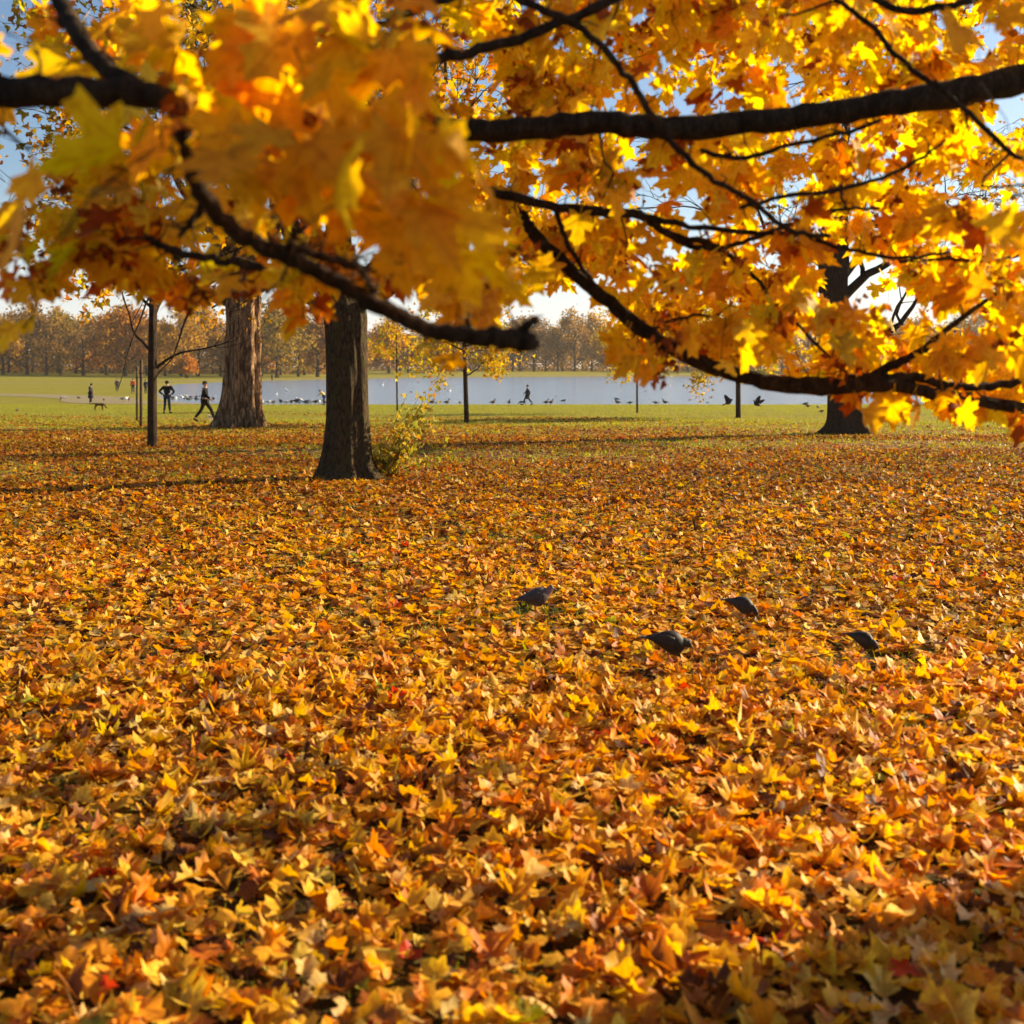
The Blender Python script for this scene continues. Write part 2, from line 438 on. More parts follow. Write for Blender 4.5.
ribbon('path', [(-300, 236), (-180, 236), (-110, 238), (-84, 256), (-75, 292), (-57, 350), (-28, 405), (30, 447), (120, 468.5), (225, 477), (335, 462)], 5, .03, M['gravel'], 'pale gravel path along the far bank of the pond')

# ---------------------------------------------------------------- fallen leaves: one mass nobody could count
PAL_NEAR = [(.88, .50, .030), (.86, .43, .022), (.82, .33, .016), (.66, .20, .012), (.88, .58, .08), (.84, .58, .20), (.38, .13, .02), (.15, .05, .014), (.64, .06, .012), (.45, .45, .04)]
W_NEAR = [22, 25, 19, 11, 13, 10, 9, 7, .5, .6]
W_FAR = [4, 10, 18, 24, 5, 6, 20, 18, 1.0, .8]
def lump(x, y, s, ph=0.0):
    return (np.sin(x*s*1.3+ph)*np.cos(y*s+1.7*ph)+np.sin(x*s*.61-y*s*.83+ph*2)+np.cos(x*s*2.1+y*s*1.7+ph))/3
PIG = [(535, 606, 40), (741, 616, 36), (668, 659, 50), (862, 648, 35)]
PIGP = [ground_at(u, v+.24*l+8) for u, v, l in PIG]
def litter(y0, y1, dens, tmpl, smin, smax, curl, hmax, flatk, seed, fade=None, fold=.3):
    rg = np.random.default_rng(seed)
    hw = lambda y: .475*y+1.6
    A = (hw(y0)+hw(y1))*(y1-y0); n = int(A*dens)
    y = np.sqrt(rg.uniform(0, 1, int(n*1.0))*(y1**2-y0**2)+y0**2)
    x = rg.uniform(-1, 1, len(y))*hw(y)
    p = np.clip(.93+.35*lump(x, y, 1.9)+.25*lump(x, y, .53, 2), .1, 1)
    if y0 > 17: p *= np.clip(1.0+1.5*lump(x*.3, y, .42, 4), .10, 1)
    if fade: p *= np.clip((fade[1]+8*lump(x*.5, y, .35, 1)-y-11*np.clip((x-3)/8, 0, 1))/(fade[1]-fade[0]), 0, 1)**1.3
    keep = rg.uniform(0, 1, len(y)) < p; x, y = x[keep], y[keep]; n = len(x)
    z = tz(x, y)+rg.uniform(.004, 1, n)**1.5*hmax+.012*lump(x, y, 9, 3)+.012
    for a in PIGP:                       # the birds have trodden the leaves flat round their feet
        dd = np.hypot(x-a[0], (y-a[1]+.10)*.8); z = np.where(dd < .34, tz(x, y)+(z-tz(x, y))*.3, z)
    up = np.tile((0., 0., 1.), (n, 1))+rg.normal(0, 1, (n, 3))*np.array([1, 1, .2])*np.abs(rg.normal(flatk, .22, n))[:, None]
    for a in PIGP:
        dd = np.hypot(x-a[0], (y-a[1]+.10)*.8); up[dd < .34, :2] *= .25
    up *= np.where(rg.uniform(0, 1, n) < .07, -1, 1)[:, None]
    th = rg.uniform(0, 2*PI, n); tip = np.column_stack([np.cos(th), np.sin(th), rg.normal(0, .12, n)])
    up = unit(up); tip = unit(tip-up*np.sum(tip*up, 1, keepdims=True))
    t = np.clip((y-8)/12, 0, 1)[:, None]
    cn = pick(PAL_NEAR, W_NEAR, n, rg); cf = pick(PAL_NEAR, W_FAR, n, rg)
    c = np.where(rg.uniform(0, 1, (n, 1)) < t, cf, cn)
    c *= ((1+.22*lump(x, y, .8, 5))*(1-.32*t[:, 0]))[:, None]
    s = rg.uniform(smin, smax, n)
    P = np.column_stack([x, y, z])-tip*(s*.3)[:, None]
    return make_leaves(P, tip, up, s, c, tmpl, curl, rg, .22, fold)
parts = [litter(2.2, 7, 240, LEAF, .055, .122, .38, .06, .19, 1, fold=.14),
         litter(2.2, 7, 290, LEAF_R, .045, .115, .52, .062, .20, 11, fold=.25),
         litter(7, 12, 170, LEAF_MID, .06, .115, .30, .045, .15, 2, fold=.1), litter(7, 12, 240, LEAF_RM, .055, .11, .38, .045, .17, 12, fold=.13),
         litter(12, 19, 120, LEAF_MID, .07, .12, .27, .04, .18, 22, fold=.1), litter(12, 19, 145, LEAF_RM, .068, .115, .33, .045, .2, 23, fold=.12),
         litter(19, 34, 150, LEAF_LOW, .075, .125, .26, .03, .17, 3, fold=.08),
         litter(34, 66, 100, LEAF_QUAD, .085, .14, .2, .02, .16, 4, (30, 57), fold=.05)]
V, Fs, C, U = join(parts)
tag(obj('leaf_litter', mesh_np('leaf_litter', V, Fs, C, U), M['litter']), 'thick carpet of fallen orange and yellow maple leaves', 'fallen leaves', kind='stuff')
del V, Fs, C, U, parts

def fallen_twigs():
    rg = np.random.default_rng(91); tb = []
    for _ in range(420):
        y = math.sqrt(rg.uniform(2.4**2, 20**2)); x = rg.uniform(-1, 1)*(.475*y+1); th = rg.uniform(0, 6.28); L_ = rg.uniform(.10, .42)
        p = np.array((x, y, gz(x, y)+rg.uniform(.05, .085))); P = [p]; d = np.array((math.cos(th), math.sin(th), rg.normal(0, .12)))
        for i in range(5): d = unit(d+rg.normal(0, .2, 3)*(1, 1, .3)); P.append(P[-1]+d*L_/5)
        r = rg.uniform(.0018, .0042); tb.append((np.array(P), np.linspace(r, r*.5, 6)))
    tag(obj('fallen_twigs', tubes_mesh('fallen_twigs', tb, 5), M['bark_dark']), 'thin dark twigs lying scattered on the leaves', 'twigs', kind='stuff')
fallen_twigs()

# grass poking between the leaves and covering the lawn by the pond
def grass():
    rg = np.random.default_rng(5); out = []
    for (y0, y1, n, h0, h1, w_) in [(2.4, 9, 16000, .03, .075, .004), (9, 24, 60000, .03, .07, .006), (24, 50, 60000, .04, .09, .016), (40, 100, 130000, .02, .055, .013)]:
        y = np.sqrt(rg.uniform(0, 1, n)*(y1**2-y0**2)+y0**2); x = rg.uniform(-1, 1, n)*(.475*y+1.2)
        if y1 < 99:
            keep = (lump(x, y, 1.9)+.5*lump(x, y, .53, 2)+rg.normal(0, .3, n)) < (-.22 if y0 < 9 else -.02); x, y = x[keep], y[keep]
        else:
            keep = pond_dist(x, y) > 1.2; x, y = x[keep], y[keep]
        m = len(x); th = rg.uniform(0, 2*PI, m); h = rg.uniform(h0, h1, m)
        c = np.column_stack([x, y, tz(x, y)]); d = np.column_stack([np.cos(th), np.sin(th), np.zeros(m)])*w_
        lean = np.column_stack([rg.normal(0, .4, m)*h, rg.normal(0, .4, m)*h, h])
        V = np.stack([c-d, c+d, c+lean], 1).reshape(-1, 3); Fa = np.arange(3*m).reshape(-1, 3)
        cc = np.repeat(pick([(.20, .25, .014), (.30, .32, .022), (.40, .37, .035)], [3, 4, 3], m, rg), 3, 0)
        out.append((V, Fa, cc, np.zeros((3*m, 2))))
    return join(out)
V, Fs, C, U = grass()
tag(obj('grass', mesh_np('grass', V, Fs, C), M['grass']), 'short green grass between the leaves and on the lawn', 'grass', kind='stuff')

# ---------------------------------------------------------------- tree growth
def grow(start, d, length, rad, level, cfg, rg, tubes, tips):
    n = max(4, int(4+length/cfg.get('seg', .6))); P = [np.array(start, float)]; d = unit(np.array(d, float)); R = [rad]
    for i in range(1, n):
        d = unit(d+rg.normal(0, cfg.get('wob', .16), 3)+np.array((0, 0, cfg['up'][min(level, len(cfg['up'])-1)])))
        P.append(P[-1]+d*length/(n-1)); R.append(rad*(1-i/(n-1)*.72))
    P = np.array(P); tubes[min(level, 3)].append((P, np.array(R)))
    if level >= cfg['levels']:
        for i in range(1, n): tips.append((P[i], d))
        return
    kids = cfg['kids'][level]
    for q in range(kids):
        t = rg.uniform(cfg.get('t0', .3), 1.0) if q < kids-1 else 1.0
        f = t*(n-1); i = min(int(f), n-2); s = P[i]+(P[i+1]-P[i])*(f-i)
        base = unit(P[i+1]-P[i]); side = unit(np.cross(base, rg.normal(0, 1, 3)))
        sp = cfg.get('spread', .9)*(rg.uniform(.6, 1.2) if q < kids-1 else .3)
        grow(s, base+side*sp, length*rg.uniform(*cfg.get('shrink', (.5, .75))), max(cfg.get('rmin', .008), R[i]*rg.uniform(.45, .65)), level+1, cfg, rg, tubes, tips)

def foliage(tips, per, spread, size, pal, wts, rg, tmpl=LEAF_LOW, droop=.5, sag=0.0, curl=.3):
    T = np.array([t[0] for t in tips]); n = len(T)*per
    P = np.repeat(T, per, 0)+rg.normal(0, spread, (n, 3)); P[:, 2] -= sag*np.abs(rg.normal(0, 1, n))
    tip = unit(rg.normal(0, 1, (n, 3))-np.array((0, 0, droop))); nrm = unit(rg.normal(0, 1, (n, 3))+np.array((0, 0, .7)))
    s = rg.uniform(size*.7, size*1.25, n)
    return make_leaves(P, tip, nrm, s, pick(pal, wts, n, rg), tmpl, curl, rg, .12)

YEL = [(.80, .50, .035), (.70, .36, .025), (.55, .40, .05), (.5, .17, .02)]

def big_tree(name, label, pos, trunk_pts, limbs, cfg, bark, crown, seed, sides=40, flutes=6, famp=.1, tn=8, group=None, minz=0):
    rg = np.random.default_rng(seed)
    t = tag(empty(name, pos), label, 'tree', group)
    obj('trunk', trunk_mesh('trunk', trunk_pts, sides, flutes, famp, seed=seed, n=tn), bark, t)
    alltips = []; twigs = []
    for (s, d, ln, r) in limbs:
        tubes = [[], [], [], []]; tips = []
        grow(s, d, ln, r, 0, cfg, rg, tubes, tips)
        obj('limb', tubes_mesh('limb', tubes[0]+tubes[1], 9), bark, t)
        twigs += [q for q in tubes[2]+tubes[3] if q[0][:, 2].min() > minz]; alltips += [q for q in tips if q[0][2] > minz+.1]
    if twigs: tag(obj('twig', tubes_mesh('twig', twigs, 4), bark, t), kind='stuff')
    if crown:
        per, spread, size, pal, wts, frac = crown
        sel = [a for a in alltips if rg.uniform() < frac]
        V, Fa, C, U = foliage(sel, per, spread, size, pal, wts, rg)
        obj('crown', mesh_np('crown', V, [Fa], C, U), M['far_leaf'], t)
    return t

# fluted plane tree on the left
p = ground_at(241, 427); p = (p[0], p[1], p[2]-.05)
big_tree('plane_tree', 'massive pale fluted trunk, sunlit down its right side, left of centre', p,
    [(0, 0, -.1, .90), (0, 0, .25, .79), (0, 0, .8, .70), (.03, 0, 1.6, .63), (.05, 0, 2.8, .58), (.06, 0, 4.2, .57), (.05, 0, 5.4, .62), (.0, 0, 6.4, .68), (.05, 0, 7.6, .60), (.1, 0, 9, .42), (.1, 0, 11, .3), (.1, 0, 11.6, .1)],
    [((-.3, 0, 5.8), (-.8, .1, 1), 7, .42), ((.3, 0, 5.9), (.8, -.1, 1), 7, .40), ((0, .2, 5.9), (0, .3, 1), 8, .38), ((.45, -.1, 4.9), (1.1, -.3, .5), 6, .2), ((-.45, -.1, 4.6), (-1.1, .3, .45), 6, .2), ((.1, -.3, 5.8), (.2, -.8, .8), 6, .25)],
    dict(levels=3, kids=[6, 5, 4], up=[.06, .03, -.02, -.06], spread=.9, seg=.8, wob=.16, rmin=.018), M['bark_plane'],
    (5, .35, .26, [(.34, .24, .03), (.22, .20, .03), (.50, .26, .03), (.30, .13, .02)], [3, 3, 3, 2], .5), 3, 64, 7, .12, minz=5.2)

# nearer mossy trunk
p = ground_at(346, 480); p = (p[0], p[1], p[2]-.03)
big_tree('maple_tree', 'dark mossy trunk with a flared foot, nearest of the standing trees', p,
    [(0.03, 0, -.08, .66), (0.02, 0, .10, .54), (0, 0, .35, .43), (.01, 0, .9, .365), (.02, 0, 1.6, .345), (.0, 0, 2.3, .345), (-.01, 0, 2.9, .36), (-.06, 0, 3.3, .29), (-.12, 0, 3.9, .23), (-.15, .1, 5, .19), (-.1, .2, 6.4, .12), (-.1, .2, 7, .03)],
    [((-.1, 0, 3.05), (-.25, .1, 1), 5, .22), ((.12, .05, 3.05), (.5, .2, 1), 4.5, .2), ((0, .1, 2.9), (0, .6, .8), 4, .15), ((-.1, -.05, 2.8), (-1, .1, .5), 3.6, .11), ((.15, -.1, 3.0), (.9, -.2, .5), 3.5, .1)],
    dict(levels=3, kids=[5, 5, 4], up=[.06, .02, -.03, -.08], spread=.9, seg=.5, wob=.17, rmin=.008), M['bark_mid'],
    (5, .2, .15, YEL, [3, 4, 2, 2], .42), 8, 56, 4, .045, 10, minz=2.95)

# dark tree on the right
p = ground_at(846, 434); p = (p[0], p[1], p[2]-.03)
big_tree('old_tree', 'dark trunk with root flare behind the low right bough, branches nearly bare', p,
    [(0, 0, -.1, .80), (0, 0, .12, .62), (0, 0, .4, .50), (-.05, 0, 1.0, .44), (-.16, 0, 2.0, .40), (-.25, 0, 3.2, .42), (-.35, 0, 4.2, .40), (-.35, 0, 5.5, .42), (-.3, 0, 7.2, .34), (-.3, 0, 9, .2), (-.3, 0, 9.3, .08)],
    [((-.3, 0, 3.3), (1.2, -.1, .22), 3.6, .15), ((-.3, 0, 4.0), (1, -.1, .7), 4.0, .17), ((-.4, 0, 4.3), (-1.2, -.1, .12), 2.6, .13), ((-.2, 0, 4.8), (.8, 0, 1), 4, .14), ((-.4, 0, 5.2), (-1, .2, .8), 4.2, .15),
     ((-.3, 0, 6.3), (.9, .2, 1), 4.5, .16), ((-.3, 0, 6.8), (-.8, -.2, 1), 4.5, .16), ((-.3, 0, 8), (.3, .3, 1), 4.5, .14), ((-.3, 0, 8.5), (-.3, -.3, 1), 4, .12)],
    dict(levels=3, kids=[5, 4, 3], up=[.05, .03, .0, -.03], spread=.85, seg=.5, wob=.2, rmin=.012), M['bark_dark'],
    (4, .3, .17, [(.5, .3, .04), (.35, .2, .03), (.6, .25, .03)], [2, 2, 1], .16), 21, 48, 5, .10, 8)

# young trees on the lawn
def young(label, u, v, r, h, first, lean, cr, seed, crown, nl=9, spread=.9, ln=1.6, kids=(4, 3), drop=0.0, bark='bark_dark', group='young trees on the lawn'):
    p = ground_at(u, v); rg = np.random.default_rng(seed)
    top = (lean, 0, h)
    pts = [(0, 0, -.05, r*1.35), (0.01, 0, .12, r*1.05), (lean*.15, 0, h*.3, r*.95), (lean*.5, 0.03, h*.65, r*.8), (lean, 0, h, r*.35)]
    t = tag(empty('young_tree', p), label, 'young tree', group)
    obj('trunk', trunk_mesh('trunk', pts, 14, 3, .04, seed=seed, n=5, fine=.01), M[bark], t)
    tubes = [[], [], [], []]; tips = []
    cfg = dict(levels=2, kids=list(kids), up=[.04, -.02-drop*.5, -.06-drop], spread=spread, seg=.3, wob=.14, rmin=.006)
    for q in range(nl):
        f = first+(h-first)*(q/(nl-1))*.95; th = q*2.4+rg.uniform(-.3, .3)
        S = spline([(a, b, c, d) for a, b, c, d in pts], 10); i = int(np.argmin(abs(S[:, 2]-f)))
        l_ = ln*(1-.35*q/nl)
        grow(S[i, :3], (math.cos(th), math.sin(th), .55-drop), l_, r*.38, 0, cfg, rg, tubes, tips)
    obj('branch', tubes_mesh('branch', tubes[0]+tubes[1]+tubes[2]+tubes[3], 5), M[bark], t)
    per, sp, size, pal, wts, frac = crown
    sel = [a for a in tips if rg.uniform() < frac]
    V, Fa, C, U = foliage(sel, per, sp, size, pal, wts, rg)
    obj('crown', mesh_np('crown', V, [Fa], C, U), M['far_leaf'], t)
    return t
YB = [(.72, .50, .04), (.60, .36, .03), (.42, .38, .04), (.7, .3, .02)]
BR = [(.38, .22, .03), (.28, .2, .03), (.5, .22, .02), (.2, .1, .02)]
young('bare young tree with a slim dark trunk, nearest on the left', 152, 447, .115, 6.4, 2.0, .05, 2, 31, (2, .15, .13, BR, [3, 3, 2, 1], .16), 12, ln=2.2, drop=-.35)
young('young tree with dark thin trunk and yellow hanging crown at the centre', 466, 423, .095, 4.6, 1.9, -.12, 2, 32, (6, .16, .15, YB, [4, 3, 3, 1], .6), 12, ln=1.6, drop=.25)
young('young tree with yellow crown, its trunk just below the curved bough', 738, 418, .115, 5.2, 2.0, .05, 2, 33, (6, .18, .16, YB, [4, 3, 3, 1], 1.0), 14, ln=2.2, drop=.25)
young('spindly young tree with a hair thin stem standing against the water', 637, 413, .055, 4.6, 2.4, .02, 2, 34, (5, .16, .15, YB, [4, 3, 3, 1], .9), 10, ln=1.8, drop=.2)
young('thin young tree rising behind the leafy shoots beside the mossy trunk', 397, 411, .05, 4.8, 2.6, -.05, 2, 35, (4, .16, .15, YB, [2, 3, 2, 2], .7), 9, ln=1.2)

def stake(u, v, h, r, lab):
    p = ground_at(u, v)
    t = tag(empty('tree_stake', p), lab, 'stake', 'wooden tree stakes')
    obj('post', tubes_mesh('post', [([(0, 0, -.1), (0, .01, h*.5), (.01, 0, h-.03), (.01, 0, h)], [r, r*.98, r*.96, r*.6])], 10), M['stake'], t)
    obj('tie', tubes_mesh('tie', [([(-r*1.4, 0, h*.8), (0, -r*1.5, h*.8), (r*1.4, 0, h*.8), (0, r*1.5, h*.8), (-r*1.4, 0, h*.8)], [.018]*5)], 6), M['bark_dark'], t)
stake(141, 427, 2.45, .055, 'taller wooden stake in the leaves left of the slim young tree')
stake(137, 421, 2.3, .05, 'wooden stake just behind and left of the nearer one')

# leafy shoots at the foot of the mossy trunk
def shoots():
    p = ground_at(374, 478); rg = np.random.default_rng(9)
    t = tag(empty('shrub', p), 'yellow green leafy shoots sprouting right of the mossy trunk', 'shrub')
    stems = []; tips = []
    for q in range(30):
        th = rg.uniform(-.9, 1.3); l_ = rg.uniform(.5, 1.75); a = np.array((rg.uniform(-.1, .35), rg.uniform(-.25, .25), 0.0))
        d = unit(np.array((math.cos(th)*rg.uniform(.2, .8), rg.normal(0, .35), rg.uniform(.8, 1.3))))
        P = [a]
        for i in range(7):
            d = unit(d+rg.normal(0, .13, 3)+np.array((.04, 0, -.02))); P.append(P[-1]+d*l_/7)
            if i > 0: tips.append((P[-1], d))
        stems.append((np.array(P), np.linspace(.010, .003, 8)))
    obj('stem', tubes_mesh('stem', stems, 5), M['bark_mid'], t)
    V, Fa, C, U = foliage(tips, 3, .06, .10, [(.42, .34, .05), (.52, .38, .07), (.24, .24, .04), (.45, .22, .03)], [4, 3, 3, 2], rg, LEAF_MID)
    obj('foliage', mesh_np('foliage', V, [Fa], C, U), M['far_leaf'], t)
shoots()

# ---------------------------------------------------------------- overhead maple boughs
def A(pts, n=9, wob=.006, seed=0):
    """pixel/depth path (u, v, depth, width px) -> smooth rows x,y,z,r with small knobs"""
    rows = [(*at(u, v, d), wpx*.46*d/F) for u, v, d, wpx in pts]
    S = spline(rows, n); rg = np.random.default_rng(seed)
    S[1:-1, :3] += rg.normal(0, wob, (len(S)-2, 3)); S[:, 3] *= rg.uniform(.94, 1.08, len(S))
    return S

LEFT_BOUGHS = [
    ([(-420, 130, 2.9, 52), (-200, 100, 2.6, 46), (-60, 93, 2.45, 40), (0, 92, 2.4, 36), (80, 92, 2.4, 33), (150, 95, 2.4, 30), (178, 112, 2.4, 22), (190, 150, 2.42, 20), (200, 190, 2.45, 19),
      (232, 228, 2.5, 19), (262, 246, 2.5, 19), (300, 263, 2.5, 18), (345, 286, 2.5, 18), (385, 309, 2.5, 19), (420, 326, 2.5, 19), (460, 336, 2.5, 20), (500, 338, 2.5, 22), (526, 341, 2.5, 24), (531, 341, 2.5, 12)]),
    ([(30, -90, 2.8, 20), (55, -10, 2.6, 19), (75, 30, 2.5, 20), (105, 65, 2.45, 20), (150, 96, 2.4, 20)]),
    ([(505, 338, 2.5, 12), (520, 332, 2.5, 12), (530, 324, 2.5, 9), (538, 317, 2.5, 4)]),
    ([(262, 246, 2.5, 10), (282, 250, 2.5, 12), (310, 252, 2.52, 10), (345, 263, 2.55, 9), (372, 270, 2.6, 8), (380, 266, 2.6, 5)]),
    ([(372, 300, 2.5, 10), (372, 285, 2.5, 9), (362, 272, 2.5, 7), (352, 266, 2.5, 5)]),
    ([(283, 256, 2.5, 9), (291, 244, 2.45, 8), (296, 232, 2.45, 6), (308, 226, 2.5, 4)]),
    ([(466, 334, 2.5, 8), (467, 326, 2.5, 6), (467, 318, 2.5, 4)]),
    ([(262, 270, 3.0, 9), (225, 262, 3.0, 9), (185, 254, 3.0, 9), (160, 245, 3.0, 8), (145, 238, 3.0, 5)]),
    ([(205, 200, 2.6, 10), (198, 214, 2.65, 9), (188, 226, 2.7, 7), (180, 236, 2.8, 5)]),
    ([(168, 248, 3.0, 4), (188, 276, 3.1, 3.5), (210, 305, 3.2, 2.5)]),
    ([(-160, 120, 2.6, 9), (-40, 128, 2.5, 6), (5, 133, 2.5, 4), (30, 150, 2.5, 3)]),
]
RIGHT_BOUGHS = [
    ([(1500, 60, 4.6, 50), (1250, 62, 4.0, 42), (1080, 70, 3.8, 36), (1000, 84, 3.7, 32), (940, 95, 3.65, 30), (860, 108, 3.6, 27), (780, 120, 3.6, 26), (700, 127, 3.6, 26), (650, 128, 3.6, 25), (600, 122, 3.6, 25), (540, 128, 3.6, 25), (480, 130, 3.6, 24), (430, 126, 3.6, 20), (402, 119, 3.6, 10)]),
    ([(1500, 330, 5.2, 44), (1250, 415, 4.7, 34), (1100, 420, 4.5, 22), (1024, 408, 4.4, 14), (960, 398, 4.3, 13), (910, 388, 4.25, 15), (870, 383, 4.2, 20), (830, 386, 4.2, 20), (780, 384, 4.2, 18), (730, 373, 4.2, 16), (690, 358, 4.2, 16), (650, 335, 4.2, 16), (610, 303, 4.2, 15), (575, 273, 4.2, 15), (547, 248, 4.2, 14), (530, 228, 4.2, 13), (521, 212, 4.2, 8)]),
    ([(1350, 300, 4.9, 16), (1180, 370, 4.6, 12), (1060, 372, 4.4, 8), (1000, 385, 4.35, 9), (955, 387, 4.3, 9), (915, 378, 4.25, 10), (870, 381, 4.2, 12)]),
    ([(860, 384, 4.2, 13), (890, 367, 4.2, 10), (925, 348, 4.2, 8), (960, 320, 4.25, 6), (1000, 290, 4.3, 4)]),
    ([(488, 190, 4.0, 8), (510, 197, 4.0, 11), (550, 205, 4.0, 10), (600, 212, 4.0, 11), (640, 216, 4.05, 10), (672, 236, 4.1, 8), (710, 244, 4.1, 7), (745, 268, 4.2, 5), (790, 315, 4.2, 4), (830, 358, 4.2, 3.5), (846, 372, 4.2, 3)]),
    ([(640, 216, 4.05, 8), (690, 226, 4.0, 6), (740, 232, 4.0, 6), (800, 236, 4.0, 5), (850, 250, 4.0, 4.5), (900, 258, 4.0, 4), (950, 252, 4.0, 3)]),
    ([(655, 226, 4.1, 7), (690, 246, 4.1, 6), (730, 246, 4.1, 5.5), (770, 232, 4.1, 5), (830, 212, 4.1, 4), (880, 208, 4.1, 3)]),
    ([(555, 205, 4.0, 6), (568, 245, 4.1, 5.5), (590, 278, 4.15, 5), (600, 292, 4.2, 4)]),
    ([(330, 78, 3.3, 11), (360, 70, 3.3, 12), (400, 66, 3.3, 13), (450, 56, 3.3, 13), (510, 42, 3.35, 12), (570, 18, 3.4, 11), (620, -4, 3.4, 11), (760, -90, 3.6, 14), (1000, -200, 4.2, 24), (1300, -150, 4.8, 30)]),
    ([(450, -40, 3.2, 8), (500, -8, 3.2, 9), (545, 10, 3.2, 9), (590, 34, 3.25, 8), (625, 72, 3.3, 7.5), (650, 110, 3.35, 7.5), (680, 152, 3.4, 7), (715, 180, 3.45, 6.5), (750, 200, 3.5, 6), (790, 230, 3.55, 6), (830, 236, 3.6, 5)]),
    ([(352, 45, 3.3, 7), (380, 25, 3.3, 8), (420, 8, 3.3, 8), (460, -6, 3.3, 8), (620, -60, 3.5, 10)]),
    ([(850, -30, 3.4, 8), (880, 2, 3.4, 8), (915, 10, 3.4, 9), (960, 4, 3.4, 8), (1010, -12, 3.5, 9), (1200, -60, 4, 14)]),
    ([(835, 0, 3.5, 5), (870, 25, 3.5, 6), (900, 60, 3.5, 6), (935, 85, 3.5, 6), (965, 110, 3.5, 6), (1000, 142, 3.5, 6), (1040, 160, 3.5, 6), (1200, 150, 4, 12)]),
    ([(700, 150, 3.6, 5), (740, 158, 3.6, 5.5), (790, 145, 3.6, 5), (840, 134, 3.6, 5), (880, 120, 3.6, 4)]),
    ([(740, 208, 3.6, 4.5), (790, 195, 3.6, 5), (850, 188, 3.6, 5), (910, 165, 3.6, 4), (945, 140, 3.6, 3)]),
    ([(640, 336, 4.2, 4), (680, 318, 4.2, 3.5), (720, 314, 4.2, 3)]),
    ([(900, 262, 4.3, 4), (950, 258, 4.3, 4), (990, 262, 4.35, 4), (1060, 240, 4.5, 5)]),
]
SKY_GAPS = [(60, 125, 62, 20), (20, 152, 20, 12), (560, 303, 28, 10), (1015, 108, 16, 18), (70, 306, 30, 12), (10, 308, 16, 12), (842, 284, 18, 28), (902, 306, 20, 12), (770, 262, 10, 6), (800, 345, 14, 6),
            (430, 88, 16, 12), (650, 190, 14, 9), (228, 305, 14, 9), (480, 80, 8, 8), (770, 212, 16, 8), (410, 170, 10, 8), (130, 130, 14, 10), (350, 395, 60, 60), (241, 380, 60, 70)]
COVERED = [(172, 150, 24, 50), (235, 236, 14, 12), (370, 84, 22, 24)]     # where leaves do hide the bough
CLEAR = [(462, 126, 78, 21, 3.5), (130, 200, 70, 40, 2.6), (225, 215, 40, 22, 2.4), (110, 255, 40, 40, 2.5), (330, 282, 60, 14, 2.5)]
def bottom(u):
    return np.interp(u, [-400, 0, 40, 60, 110, 150, 205, 230, 255, 300, 320, 350, 372, 400, 430, 470, 500, 545, 596, 632, 650, 690, 740, 780, 830, 850, 900, 960, 1024, 1500],
                        [300, 365, 350, 335, 318, 325, 318, 300, 330, 335, 325, 320, 300, 318, 385, 380, 304, 300, 322, 385, 390, 366, 384, 380, 400, 425, 432, 428, 440, 460])

